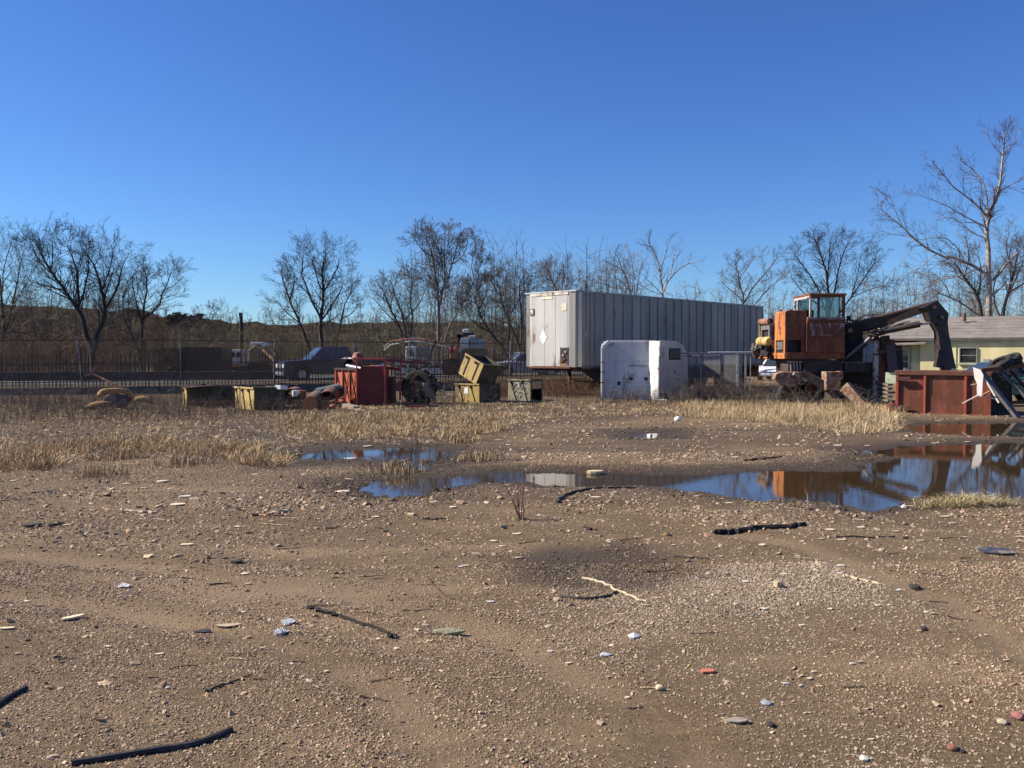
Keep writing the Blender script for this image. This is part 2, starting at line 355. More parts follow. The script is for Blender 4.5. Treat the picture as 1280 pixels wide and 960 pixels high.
# loose gravel: real little stones
def stones(N, y0, y1, smin, smax, name, lab, seed, tall=.55):
    r = np.random.default_rng(seed)
    y = np.sqrt(r.uniform(y0*y0, y1*y1, N)); x = r.uniform(-.62, .62, N)*y
    dens = fbm(x*.9, y*.9, 3, 61); keep = r.random(N) < np.clip((dens-.34)*4.2, .34, 1)*np.where(r.random(N) < .5, 1, np.clip((fbm(x*2.5, y*2.5, 2, 64)-.3)*3, .2, 1)); keep &= (rutd(x, y) > .13*r.uniform(.3, 1.6, N)) | (r.random(N) < .25); keep &= (sdpoly(x, y, SAND)+.5*(fbm(x*1.8, y*1.8, 3, 78)-.5)+.35*r.normal(0, 1, N)) > -.05
    x = x[keep]; y = y[keep]; h, sd = terrain(x, y, True); k = h > .006; x = x[k]; y = y[k]; h = h[k]; sd = sd[k]; n_ = len(x)
    s = smin*(smax/smin)**(r.random(n_)**1.9); s *= np.clip(y/6, .75, 1.5)
    pal = np.array([[.28, .20, .13], [.23, .16, .10], [.36, .28, .20], [.19, .145, .105], [.44, .36, .27], [.10, .078, .058], [.32, .20, .12], [.27, .23, .19], [.55, .48, .38], [.30, .12, .08]])
    pi = r.choice(len(pal), n_, p=[.24, .2, .15, .13, .07, .08, .065, .045, .012, .008]); cc = 1.5*pal[pi]*np.array([[.99, .955, .91]])*r.uniform(.6, 1.2, (n_, 1)); cm = np.array([[.43, .32, .215]]); cc = cc*.68+cm*.32*r.uniform(.8, 1.15, (n_, 1)); wt_ = (sstep(.46, .62, fbm(x*.8, y*.8, 3, 71))*sstep(-.5, 1.5, x)*sstep(8.5, 6, y))[:, None]*.5; cc = cc*(1-wt_)+np.array([[.44, .38, .29]])*wt_*r.uniform(.6, 1.35, (n_, 1))
    cc = cc*(1-.62*sstep(.9, 0, sd+.5*(fbm(x*1.3, y*1.3, 3, 66)-.5)))[:, None]*(1-.5*sstep(.35, -.3, sdpoly(x, y, DAMP)+.8*(fbm(x*1.5, y*1.5, 3, 77)-.5)))[:, None]
    me = bpy.data.meshes.new(name); me.vertices.add(n_); me.vertices.foreach_set('co', np.stack([x, y, h+s*tall*.22], 1).astype(np.float32).ravel())
    a = me.attributes.new('col', 'FLOAT_COLOR', 'POINT'); a.data.foreach_set('color', np.hstack([cc, np.ones((n_, 1))]).astype(np.float32).ravel())
    a = me.attributes.new('rot', 'FLOAT_VECTOR', 'POINT'); a.data.foreach_set('vector', np.stack([r.normal(0, .35, n_), r.normal(0, .35, n_), r.uniform(0, 6.3, n_)], 1).astype(np.float32).ravel())
    a = me.attributes.new('scl', 'FLOAT_VECTOR', 'POINT'); a.data.foreach_set('vector', np.stack([s*r.uniform(.7, 1.35, n_), s*r.uniform(.55, 1.0, n_), s*tall*r.uniform(.6, 1.2, n_)], 1).astype(np.float32).ravel())
    o = bpy.data.objects.new(name, me); C.objects.link(o); me.materials.append(MATS['stone'])
    md = o.modifiers.new('stones', 'NODES'); md.node_group = stone_nodes(); return tag(o, lab, None, None, 'stuff')
_sn = []
def stone_nodes():
    if _sn: return _sn[0]
    g = bpy.data.node_groups.new('stones', 'GeometryNodeTree'); g.interface.new_socket('Geometry', in_out='INPUT', socket_type='NodeSocketGeometry'); g.interface.new_socket('Geometry', in_out='OUTPUT', socket_type='NodeSocketGeometry')
    N_, Lk = g.nodes, g.links; gi = N_.new('NodeGroupInput'); go = N_.new('NodeGroupOutput'); ip = N_.new('GeometryNodeInstanceOnPoints')
    ico = N_.new('GeometryNodeMeshIcoSphere'); ico.inputs['Radius'].default_value = 1; ico.inputs['Subdivisions'].default_value = 1
    sm = N_.new('GeometryNodeSetMaterial'); sm.inputs['Material'].default_value = MATS['stone']; ns = N_.new('GeometryNodeSetPosition')
    wn_ = N_.new('ShaderNodeTexNoise'); wn_.inputs['Scale'].default_value = 1.3; vm = N_.new('ShaderNodeVectorMath'); vm.operation = 'MULTIPLY_ADD'; vm.inputs[1].default_value = (2.4, 2.4, 2.4); vm.inputs[2].default_value = (-1.2, -1.2, -1.2)
    Lk.new(wn_.outputs['Color'], vm.inputs[0]); Lk.new(vm.outputs[0], ns.inputs['Offset']); ss = N_.new('GeometryNodeSetShadeSmooth'); ss.inputs['Shade Smooth'].default_value = False
    Lk.new(ico.outputs['Mesh'], ns.inputs['Geometry']); Lk.new(ns.outputs[0], ss.inputs['Geometry']); Lk.new(ss.outputs[0], sm.inputs['Geometry']); Lk.new(gi.outputs[0], ip.inputs['Points']); Lk.new(sm.outputs[0], ip.inputs['Instance'])
    ra = N_.new('GeometryNodeInputNamedAttribute'); ra.data_type = 'FLOAT_VECTOR'; ra.inputs['Name'].default_value = 'rot'; er = N_.new('FunctionNodeEulerToRotation'); Lk.new(ra.outputs['Attribute'], er.inputs[0]); Lk.new(er.outputs[0], ip.inputs['Rotation'])
    sa_ = N_.new('GeometryNodeInputNamedAttribute'); sa_.data_type = 'FLOAT_VECTOR'; sa_.inputs['Name'].default_value = 'scl'; Lk.new(sa_.outputs['Attribute'], ip.inputs['Scale']); Lk.new(ip.outputs[0], go.inputs[0])
    _sn.append(g); return g
MATS['stone'] = attrmat('gravel_stone', .9, scale=1.5, var=.25)
for nd in MATS['stone'].node_tree.nodes:
    if nd.type == 'ATTRIBUTE': nd.attribute_type = 'INSTANCER'
stones(330000, 3.0, 6.4, .0016, .0105, 'gravel', 'fine brown gravel scattered over the near dirt', 1)
stones(290000, 6.0, 14, .0024, .0105, 'gravel', 'loose gravel across the middle of the lot', 2, .45)
stones(16000, 13, 24, .008, .028, 'gravel', 'sparse pebbles on the bare dirt near the machines', 3, .5)
stones(8000, 3.0, 10, .009, .020, 'gravel', 'larger scattered pebbles among the gravel', 4, .5)
stones(700, 3.0, 11, .018, .034, 'gravel', 'biggest scattered stones among the gravel', 40, .45)

# ------------------------------------------------------------------ dry grass and brush (nobody could count it)
def blades(x, y, h0, wid, lean, cols, name, label, seed, parent=None, segs=2):
    r = np.random.default_rng(seed); n_ = len(x); z = terrain(x, y)-.01
    a = r.uniform(0, 2*PI, n_); L = lean*r.random(n_)**.7*h0; b = r.uniform(0, PI, n_)
    px_, py_ = np.cos(b)*wid/2, np.sin(b)*wid/2
    dx, dy = np.cos(a)*L, np.sin(a)*L
    v0 = np.stack([x-px_, y-py_, z], 1); v1 = np.stack([x+px_, y+py_, z], 1)
    v2 = np.stack([x+px_*.7+dx*.35, y+py_*.7+dy*.35, z+h0*.6], 1); v3 = np.stack([x-px_*.7+dx*.35, y-py_*.7+dy*.35, z+h0*.6], 1)
    v4 = np.stack([x+dx, y+dy, z+h0*np.clip(1-L/h0*.35, .4, 1)], 1)
    Vv = np.stack([v0, v1, v2, v3, v4], 1).reshape(-1, 3)
    o5 = 5*np.arange(n_)[:, None, None]; f = np.array([[0, 1, 2], [0, 2, 3], [3, 2, 4]]); Fq = (f[None]+o5).reshape(-1, 3)
    cc = cols[r.integers(0, len(cols), n_)]*r.uniform(.7, 1.15, (n_, 1)); cc = np.repeat(cc, 5, 0)
    o = npmesh(name, Vv, Fq, MATS['grass'], parent, cols={'col': cc})
    if label: tag(o, label, None, None, 'stuff')
    return o
MATS['grass'] = attrmat('dry_grass', .85, scale=8, var=.1)
STRAW = np.array([[.42, .31, .17], [.36, .255, .135], [.30, .205, .11], [.46, .36, .21], [.24, .16, .09]])
BROWN = np.array([[.17, .12, .08], [.22, .16, .10], [.12, .09, .065], [.28, .20, .12]])
def scatter(N, P, seed, clump=1.0, thr=.42, fr=.9):
    r = np.random.default_rng(seed); lo = P.min(0); hi = P.max(0); x = r.uniform(lo[0], hi[0], N); y = r.uniform(lo[1], hi[1], N)
    sd = sdpoly(x, y, P)+.9*(fbm(x*1.1, y*1.1, 3, seed)-.5); cl = fbm(x*fr, y*fr, 3, seed+7)
    cl2 = fbm(x*5, y*5, 2, seed+9)
    k = (sd < 0) & (r.random(N) < np.clip((cl-thr)*5*clump, .06, 1)*np.clip((cl2-.3)*3, .15, 1)); x = x[k]; y = y[k]
    z, s2 = terrain(x, y, True); k = z > .0; return x[k], y[k]
def tufts(P, NC, per, hmin, hmax, wid, name, label, seed, cols=STRAW, spread=.07, lean=.9, thr=.36, clump=1.2, bright=1.0):
    cx, cy = scatter(NC, P, seed, clump, thr); r = np.random.default_rng(seed+50); n_ = len(cx)
    hs_ = hmin+(hmax-hmin)*r.random(n_)**1.6*np.clip(.4+1.2*fbm(cx*1.4, cy*1.4, 2, seed+3), .3, 1.3); cs = r.integers(0, len(cols), n_); cb = r.uniform(.55, 1.15, n_)*bright
    wd = r.normal(0, .5, n_); I = np.repeat(np.arange(n_), per); m_ = len(I)
    a = r.uniform(0, 2*PI, m_); q = np.abs(r.normal(0, 1, m_)); rad = spread*q*(.5+hs_[I]/hmax); x = cx[I]+np.cos(a)*rad; y = cy[I]+np.sin(a)*rad
    z, s2 = terrain(x, y, True); z = z-.008
    h = hs_[I]*r.uniform(.45, 1.1, m_); L = h*np.clip(lean*(.25+.6*q)+r.normal(0, .25, m_), 0, 2.2); aa = a+r.normal(0, .5, m_)+wd[I]*.3; b = r.uniform(0, PI, m_)
    px_, py_ = np.cos(b)*wid/2, np.sin(b)*wid/2; dx, dy = np.cos(aa)*L, np.sin(aa)*L; hz_ = h*np.clip(1-.38*L/h, .18, 1)
    v0 = np.stack([x-px_, y-py_, z], 1); v1 = np.stack([x+px_, y+py_, z], 1)
    v2 = np.stack([x+px_*.8+dx*.4, y+py_*.8+dy*.4, z+hz_*.68], 1); v3 = np.stack([x-px_*.8+dx*.4, y-py_*.8+dy*.4, z+hz_*.68], 1); v4 = np.stack([x+dx, y+dy, z+hz_], 1)
    Vv = np.stack([v0, v1, v2, v3, v4], 1).reshape(-1, 3); o5 = 5*np.arange(m_)[:, None, None]; Fq = (np.array([[0, 1, 2], [0, 2, 3], [3, 2, 4]])[None]+o5).reshape(-1, 3)
    cc = cols[np.where(r.random(m_) < .7, cs[I], r.integers(0, len(cols), m_))]*cb[I][:, None]*r.uniform(.75, 1.2, (m_, 1)); cc = np.repeat(np.clip(cc, 0, .8), 5, 0)
    return tag(npmesh(name, Vv, Fq, MATS['grass'], None, cols={'col': cc}), label, None, None, 'stuff')
P_main = gp([(-120, 592), (0, 592), (55, 592), (110, 576), (200, 574), (300, 582), (350, 588), (362, 566), (420, 559), (560, 556), (600, 550), (640, 535), (700, 523), (860, 520), (960, 528), (1040, 545), (1122, 540), (1128, 520), (1112, 505), (860, 503), (640, 503), (300, 505), (-120, 510)])
tufts(P_main, 28000, 11, .03, .15, .011, 'dry_grass', 'matted straw coloured grass along the far side of the lot', 5, thr=.25, lean=1.6, bright=1.75)
P_c = gp([(560, 556), (700, 545), (860, 540), (960, 530), (860, 505), (600, 505)]); tufts(P_c, 2600, 10, .02, .08, .012, 'grass_stubble', 'short flattened stubble on the bare dirt in the middle', 15, thr=.45, clump=.7, lean=1.6)
P_b = gp([(850, 524), (900, 527), (960, 532), (1020, 538), (1060, 548), (1120, 545), (1128, 525), (1110, 512), (1040, 508), (950, 506), (850, 506)])
tufts(P_b, 3800, 20, .08, .38, .0075, 'dry_grass', 'thick pale blond grass in front of the loader', 6, cols=STRAW[[0, 1, 3, 3]], thr=.2, lean=.8, clump=2, spread=.12, bright=1.35)
P_l = gp([(-100, 596), (0, 594), (45, 592), (110, 578), (220, 575), (300, 584), (352, 590), (362, 572), (300, 560), (200, 555), (0, 565), (-100, 570)])
tufts(P_l, 3600, 15, .05, .28, .010, 'dry_grass', 'golden tufts of grass at the left end of the puddle', 7, thr=.3, lean=.9, bright=1.5)
P_f = gp([(350, 545), (420, 553), (560, 552), (640, 540), (640, 525), (500, 520), (350, 525)]); tufts(P_f, 3000, 16, .05, .28, .010, 'dry_grass', 'straw grass behind the small muddy puddle', 8, thr=.33, lean=.9, bright=1.5)

def segmesh(P0, P1, R0, R1, sides=3):
    P0 = np.asarray(P0, float); P1 = np.asarray(P1, float); d = P1-P0; L = np.linalg.norm(d, axis=1, keepdims=True)+1e-9; d = d/L
    u = np.where(np.abs(d[:, 2:3]) > .9, np.array([[1., 0, 0]]), np.array([[0, 0, 1.]])); a = np.cross(d, u); a /= np.linalg.norm(a, axis=1, keepdims=True)+1e-9; b = np.cross(d, a)
    rings = []
    for P, Rr in ((P0, R0), (P1, R1)):
        Rr = np.asarray(Rr)[:, None]
        for k in range(sides): t = 2*PI*k/sides; rings.append(P+(a*math.cos(t)+b*math.sin(t))*Rr)
    Vv = np.stack(rings, 1).reshape(-1, 3); o = 2*sides*np.arange(len(P0))[:, None, None]
    f = np.array([[k, (k+1) % sides, sides+(k+1) % sides, sides+k] for k in range(sides)])
    return Vv, (f[None]+o).reshape(-1, 4)
class Segs:
    def __init__(s): s.a = []; s.b = []; s.ra = []; s.rb = []
    def add(s, a, b, ra, rb): s.a.append(a); s.b.append(b); s.ra.append(ra); s.rb.append(rb)
    def build(s, name, m, parent=None, sides=3, loc=None):
        Vv, Fq = segmesh(s.a, s.b, s.ra, s.rb, sides); return npmesh(name, Vv, Fq, m, parent, loc=loc, smooth=sides > 3)
def grow(S, p, d, L, r, lvl, rr, P):
    """recursive limb; P = dict(spread, up, n, ratio, wob)"""
    ns = max(2, min(6, int(L/P['step']))) if lvl > 0 else 2
    pts = [p]; dirs = [d]; q = p; dd = d
    for i in range(ns):
        dd = dd+np.array([rr.gauss(0, P['wob']), rr.gauss(0, P['wob']), rr.gauss(0, P['wob'])+P['up']]); dd = dd/np.linalg.norm(dd)
        q = q+dd*L/ns; pts.append(q); dirs.append(dd)
    rs = [max(P['rmin'], r*(1-.75*i/ns)) for i in range(ns+1)]
    for i in range(ns): S.add(pts[i], pts[i+1], rs[i], rs[i+1])
    if lvl <= 0: return
    kids(S, pts, dirs, rs, L, lvl, rr, P, P['n'])
def kids(S, pts, dirs, rs, L, lvl, rr, P, n, t0=.2):
    ns = len(pts)-1
    for k in range(n):
        t = t0+(1-t0)*(k+rr.random())/n; f = t*ns; i = min(int(f), ns-1); f -= i
        p = pts[i]*(1-f)+pts[i+1]*f; d = dirs[min(i+1, ns)]
        rv = np.array([rr.gauss(0, 1), rr.gauss(0, 1), rr.gauss(0, .8)]); rv -= d*rv.dot(d); rv /= np.linalg.norm(rv)+1e-9
        sp_ = P['spread']*rr.uniform(.6, 1.25); nd = d*math.cos(sp_)+rv*math.sin(sp_); nd[2] += P['up']*1.5; nd /= np.linalg.norm(nd)
        grow(S, p, nd, L*P['ratio']*rr.uniform(.7, 1.15)*(1.15-.55*t), max(P['rmin'], (rs[i]*(1-f)+rs[i+1]*f)*.46), lvl-1, rr, P)
BARK = {'dark': mat('dark_bark', (.045, .036, .032), .95, scale=6), 'brown': mat('brown_bark', (.085, .066, .055), .95, scale=6),
        'grey': mat('grey_bark', (.15, .125, .105), .95, scale=6), 'pale': mat('pale_bark', (.36, .32, .27), .9, scale=2.2, wear=.35, wearcol=(.12, .09, .07)),
        'yellow': mat('yellow_bud_twig', (.16, .15, .07), .95, scale=6), 'red': mat('reddish_twig', (.10, .055, .045), .95, scale=6)}
def px_tree(limbs, d, label, trunkm='dark', twigm='brown', seed=1, lvl=3, n=6, L0=None, spread=.85, up=.045, ratio=.55, wob=.10, rmin=.0058, depthvar=.35, density=1.3, name='bare_tree', group=None, rs_=.52):
    """limbs: list of (pixel polyline, r0, r1); pixels give the outline at distance d"""
    rr = random.Random(seed); base = W(limbs[0][0][0][0], 480, d); base.z = 0.3
    t = thing(name, label, 'tree', base, 0, group); bv = np.array(base)
    T = MB(); S = Segs(); P = dict(spread=spread, up=up, n=n, ratio=ratio, wob=wob, rmin=rmin, step=.5)
    tops = {}
    for li, (pl, r0, r1) in enumerate(limbs):
        off = 0 if li == 0 else rr.uniform(-1, 1)*depthvar*len(pl)
        pts = []; m = len(pl)
        key0 = tuple(pl[0]); o0 = tops.get(key0, 0.0)
        for i, (a, b_) in enumerate(pl):
            o = o0+off*i/(m-1)*1.2; p = W(a, b_, d+o); tops[(a, b_)] = o
            if li == 0 and i == 0: p.z = -.1
            pts.append(np.array(p)-bv)
        # smooth (one Chaikin pass keeps the ends)
        q = [pts[0]]
        for i in range(m-1): q += [pts[i]*.7+pts[i+1]*.3, pts[i]*.3+pts[i+1]*.7]
        q.append(pts[-1]); q = [v+np.array([rr.gauss(0, .03), rr.gauss(0, .05), rr.gauss(0, .03)]) if 0 < i < len(q)-1 else v for i, v in enumerate(q)]
        rs = [(r0+(r1-r0)*i/(len(q)-1))*rs_ for i in range(len(q))]
        T.tube([Vector(v) for v in q], rs, 7)
        dirs = [ (q[min(i+1, len(q)-1)]-q[max(i-1, 0)]) for i in range(len(q))]; dirs = [v/np.linalg.norm(v) for v in dirs]
        L = sum(np.linalg.norm(q[i+1]-q[i]) for i in range(len(q)-1))
        if r1 < .12: kids(S, q, dirs, rs, (L0 or L*.75)*1.5, lvl, rr, P, int(n*density*max(1, L/2.2)), t0=.12 if li else .45)
    T.build('trunk', BARK[trunkm], t, smooth=True); S.build('crown', BARK[twigm], t, 3)
    return t

# ------------------------------------------------------------------ far land and the wood behind
def ridge():
    xs = np.linspace(-260, 300, 420); rows = []
    prof = np.interp(xs, [-260, -75, -60, -45, -36, 0, 30, 60, 90, 300], [11, 9.5, 8.6, 6.6, 6.0, 6.2, 6.0, 6.4, 7, 8])
    prof = prof+1.0*(fbm(xs*.22, xs*0, 4, 3)-.5)*2+.5*(fbm(xs*1.2, xs*0+5, 3, 4)-.5)
    ys = [95, 108, 122, 128, 150, 200]; fr = [0, .35, .8, 1.0, .9, .2]
    for yv, f in zip(ys, fr): rows.append(np.stack([xs*(yv/125), np.full(len(xs), float(yv))+2*(fbm(xs*.3, xs*0+yv, 2, 8)-.5), .2+prof*f], 1))
    Vv = np.concatenate(rows); w = len(xs); i_ = (np.arange(len(ys)-1)[:, None]*w+np.arange(w-1)[None]).ravel()
    m, n, l, b = newmat('distant_woodland')
    t = noise_node(n, l, .25, 9, rough=.75); c = mixc(n, l, ramp(n, l, t.outputs[0], [(.35, 0.0), (.65, 1.0)]).outputs[0], (.026, .021, .016), (.058, .046, .033))
    t2 = noise_node(n, l, .08, 4); c = mixc(n, l, ramp(n, l, t2.outputs[0], [(.5, 0.0), (.7, .6)]).outputs[0], c, (.05, .05, .025)); l.new(c, b.inputs['Base Color']); b.inputs['Roughness'].default_value = 1
    b.inputs['Specular IOR Level'].default_value = 0
    o = npmesh('wooded_hill', Vv, np.stack([i_, i_+1, i_+w+1, i_+w], 1), m, smooth=True)
    tag(o, 'low dark wooded rise behind the yard', None, None, 'structure')
ridge()
def wood(name, label, m, xr, yr, N, hr, seed, lean=.25, twig=30, base=.25, rad=.04):
    r = np.random.default_rng(seed); pa, pb, ra, rb = [], [], [], []
    for i in range(N):
        y = r.uniform(*yr); x = r.uniform(*xr)*y/yr[0]; h = r.uniform(*hr)*(.8+.4*vnoise(x*.15, y*.1, seed)); p = np.array([x, y, base])
        top = p+np.array([r.normal(0, lean)*h*.3, r.normal(0, lean)*h*.3, h]); st = 3
        pts = [p+(top-p)*k/st+np.r_[r.normal(0, .12, 2), 0]*(k > 0) for k in range(st+1)]
        for k in range(st): pa.append(pts[k]); pb.append(pts[k+1]); ra.append(rad*(1-k/st*.7)); rb.append(rad*(1-(k+1)/st*.75))
        for q in range(twig):
            t = r.uniform(.1, 1); k = min(int(t*st), st-1); s = pts[k]+(pts[k+1]-pts[k])*(t*st-k)
            d = np.array([r.normal(0, 1), r.normal(0, 1), abs(r.normal(.9, .7))]); d /= np.linalg.norm(d); L = h*r.uniform(.10, .30)*(1.15-.5*t)
            e = s+d*L; pa.append(s); pb.append(e); ra.append(.014); rb.append(.006)
            for w_ in range(2):
                d2 = d+r.normal(0, .5, 3); d2 /= np.linalg.norm(d2); s2 = s+d*L*r.uniform(.3, .9)
                pa.append(s2); pb.append(s2+d2*L*.6); ra.append(.009); rb.append(.004)
    Vv, Fq = segmesh(pa, pb, ra, rb, 3); return tag(npmesh(name, Vv, Fq, m), label, None, None, 'stuff')
TW = lambda nm, c: mat(nm, c, .95, scale=.6, var=.45, bmp=0)
wood('woodland', 'brown leafless wood filling the background on the left', TW('wood_brown', (.135, .10, .075)), (-54, -29), (66, 88), 330, (4.5, 8.5), 31)
wood('woodland', 'tall dense twiggy wood at the far left', TW('wood_tan', (.19, .14, .09)), (-48, -27), (58, 68), 85, (3.5, 7.0), 32)
wood('woodland', 'grey brown leafless wood behind the street', TW('wood_grey', (.145, .112, .085)), (-30, 6), (72, 92), 300, (3.0, 5.0), 33)
wood('woodland', 'tall dense leafless wood left of the trailer', TW('wood_grey2', (.19, .155, .115)), (-7, 9), (62, 80), 140, (6, 9.5), 34)
wood('woodland', 'dense leafless wood beyond the trailer and the house', TW('wood_grey3', (.16, .125, .095)), (12, 52), (76, 96), 230, (4.5, 7.5), 35)
wood('woodland', 'tangle of pale twigs behind the house roof', TW('wood_pale', (.24, .20, .15)), (28, 52), (68, 78), 70, (6, 9), 36)
wood('undergrowth', 'rust brown brush growing on the street bank at the left', TW('brush_rust', (.15, .085, .045)), (-38, -20), (50, 58), 300, (1.6, 3.6), 37, .5, 16, rad=.02)
wood('undergrowth', 'olive green brush on the bank behind the pickup', TW('brush_olive', (.13, .125, .05)), (-28, -8), (60, 70), 150, (1.5, 3.6), 38, .5, 20, rad=.02)
wood('woodland', 'ragged line of far treetops along the ridge', TW('wood_far', (.08, .065, .048)), (-95, 70), (120, 127), 620, (1.6, 3.6), 39, .3, 16, base=4.6, rad=.05)
# conifers far off on the ridge line
def conifer(px, top, d, label):
    b = W(px, 440, d); b.z = 5.2; h = W(px, top, d).z-b.z; t = thing('conifer', label, 'tree', b, 0, 'conifers on the far ridge')
    MB().tube([(0, 0, -1), (0, 0, h*.9)], [.15, .03], 5).build('trunk', BARK['dark'], t)
    r = np.random.default_rng(int(px)); V_, F_ = [], []
    for i in range(260):
        z = h*r.uniform(.05, 1); rad = (h-z)*.2+.1; a = r.uniform(0, 2*PI); c = np.array([math.cos(a)*rad*r.uniform(.3, 1), math.sin(a)*rad*r.uniform(.3, 1), z]); s = .35
        for k in range(3): V_.append(c+r.normal(0, s, 3)*np.array([1, 1, .45]))
        F_.append((3*i, 3*i+1, 3*i+2))
    npmesh('crown', np.array(V_), np.array(F_), mat('conifer_green', (.02, .032, .018), .9, scale=2), t)
for i, (a, b_) in enumerate([(214, 394), (222, 391), (231, 393), (240, 395), (249, 394)]):
    conifer(a, b_, 122+i*.7, 'small dark conifer on the skyline right of the two black trees')

# ------------------------------------------------------------------ single trees against the sky
px_tree([([(0, 470), (5, 420), (2, 370), (-6, 320)], .30, .06), ([(5, 420), (18, 380), (24, 340), (30, 315)], .14, .04), ([(2, 370), (-20, 330), (-30, 300)], .12, .04), ([(18, 380), (35, 350), (42, 330)], .07, .03), ([(2, 370), (6, 330), (14, 300)], .09, .03)], 62, 'tall twiggy tree cut by the left edge, yellowish buds', 'brown', 'yellow', 11, 3, 5, 3.4)
px_tree([([(118, 478), (116, 440), (107, 412), (97, 388), (80, 362), (62, 340), (50, 315)], .36, .07),
         ([(116, 440), (127, 408), (133, 385), (128, 362), (118, 335), (110, 318)], .26, .05),
         ([(97, 388), (98, 350), (92, 325), (84, 305)], .17, .04), ([(97, 388), (106, 360), (112, 330), (108, 305)], .13, .03), ([(80, 362), (60, 358), (38, 352)], .12, .03),
         ([(62, 340), (48, 325), (38, 302)], .10, .03), ([(133, 385), (146, 362), (150, 340), (160, 320)], .13, .03), ([(128, 362), (138, 335), (140, 310)], .10, .03), ([(62, 340), (68, 315), (62, 298)], .08, .03)], 50,
        'largest black tree at the left with a forked V trunk', 'dark', 'dark', 12, 3, 6, 2.9, up=.05)
px_tree([([(178, 476), (177, 440), (178, 400), (182, 370), (184, 345)], .22, .05), ([(177, 440), (160, 415), (152, 380), (160, 350)], .12, .04), ([(178, 400), (196, 385), (206, 362), (214, 340)], .14, .04),
         ([(178, 400), (168, 370), (166, 345)], .10, .03), ([(206, 362), (222, 355), (228, 345)], .06, .02), ([(177, 440), (150, 424), (126, 425)], .10, .03)], 52, 'smaller black tree right of the forked one', 'dark', 'dark', 13, 3, 6, 2.4, up=.045)
px_tree([([(262, 470), (262, 430), (255, 405)], .08, .03), ([(262, 430), (272, 405), (280, 392)], .06, .02), ([(262, 430), (247, 410), (240, 396)], .06, .02), ([(262, 430), (266, 400), (268, 388)], .06, .02)], 66, 'low bushy thin tree left of the utility pole', 'brown', 'brown', 14, 3, 6, 2.0)
px_tree([([(403, 480), (402, 440), (402, 400), (404, 365), (403, 335)], .36, .09), ([(402, 400), (385, 365), (376, 335), (380, 318)], .16, .04), ([(404, 365), (420, 340), (424, 322)], .13, .03),
         ([(402, 400), (424, 370), (430, 350)], .13, .03), ([(403, 335), (408, 318), (404, 312)], .09, .03), ([(404, 365), (392, 335), (392, 318)], .10, .03)], 58, 'broad dark tree above the blue pickup, right of a pair', 'dark', 'dark', 15, 3, 6, 2.4, spread=.85)
px_tree([([(396, 480), (388, 440), (376, 405), (362, 375), (352, 345)], .24, .06), ([(376, 405), (358, 390), (344, 375)], .10, .03), ([(362, 375), (370, 350), (362, 330)], .10, .03), ([(376, 405), (352, 412), (338, 400)], .08, .03)], 59.5, 'leaning dark tree left of the broad one', 'dark', 'brown', 16, 3, 6, 2.2, spread=.85)
px_tree([([(418, 478), (420, 430), (426, 400), (436, 372), (440, 358)], .15, .04), ([(426, 400), (440, 392), (448, 380)], .08, .03), ([(420, 430), (412, 405), (414, 380)], .08, .03)], 57, 'slim dark tree right of the broad one', 'dark', 'brown', 17, 3, 5, 2.0)
px_tree([([(510, 478), (510, 440), (498, 405), (486, 380), (476, 358)], .20, .05), ([(510, 440), (506, 400), (494, 370), (488, 350)], .15, .04), ([(510, 440), (516, 400), (512, 372), (516, 350)], .12, .04),
         ([(498, 405), (478, 388), (466, 372)], .08, .03), ([(506, 400), (524, 380), (532, 360)], .09, .03)], 55, 'many stemmed grey tree behind the crane truck', 'dark', 'grey', 18, 3, 6, 2.2)
px_tree([([(549, 482), (548, 430), (548, 385), (546, 360), (540, 320), (534, 295)], .28, .05), ([(548, 385), (556, 355), (566, 330), (572, 300)], .15, .04), ([(546, 360), (528, 350), (512, 343)], .09, .03),
         ([(540, 320), (524, 310), (516, 292)], .09, .03), ([(556, 355), (556, 320), (556, 290)], .10, .03), ([(566, 330), (582, 318), (585, 298)], .08, .03), ([(546, 360), (550, 330), (548, 300)], .08, .03)], 60,
        'tallest slender grey tree in the middle of the picture', 'grey', 'grey', 19, 3, 6, 2.4, up=.06, rmin=.009)
px_tree([([(551, 478), (554, 425), (566, 400), (580, 378), (592, 350), (604, 325)], .13, .04), ([(580, 378), (598, 360), (616, 345)], .07, .03), ([(592, 350), (588, 325), (596, 308)], .06, .02)], 61, 'thin pale tree leaning right beside the tallest one', 'grey', 'grey', 20, 3, 6, 2.0, rmin=.009)
px_tree([([(645, 478), (634, 440), (612, 415), (598, 390), (592, 368)], .20, .06), ([(612, 415), (590, 402), (580, 385)], .09, .03), ([(598, 390), (610, 365), (606, 350)], .09, .03), ([(634, 440), (640, 405), (632, 380)], .08, .03)], 56,
        'dark tree arching left above the yellow boxes', 'dark', 'brown', 21, 3, 6, 2.2)
px_tree([([(656, 478), (650, 435), (636, 400), (626, 370), (620, 350)], .22, .05), ([(650, 435), (652, 395), (648, 360), (655, 345)], .14, .04), ([(636, 400), (650, 370), (664, 350)], .10, .03), ([(626, 370), (612, 352), (616, 340)], .08, .03), ([(648, 360), (666, 342), (676, 338)], .06, .03)], 58,
        'dense greyish tree just left of the trailer nose', 'brown', 'grey', 22, 3, 6, 2.4)
px_tree([([(704, 478), (703, 420), (700, 372), (690, 350), (684, 335)], .15, .04), ([(700, 372), (706, 350), (704, 330)], .09, .03), ([(700, 372), (718, 356), (714, 338)], .07, .03), ([(700, 372), (728, 362), (735, 358)], .05, .02)], 62, 'tree top showing over the front of the trailer roof', 'dark', 'grey', 23, 3, 6, 2.0)
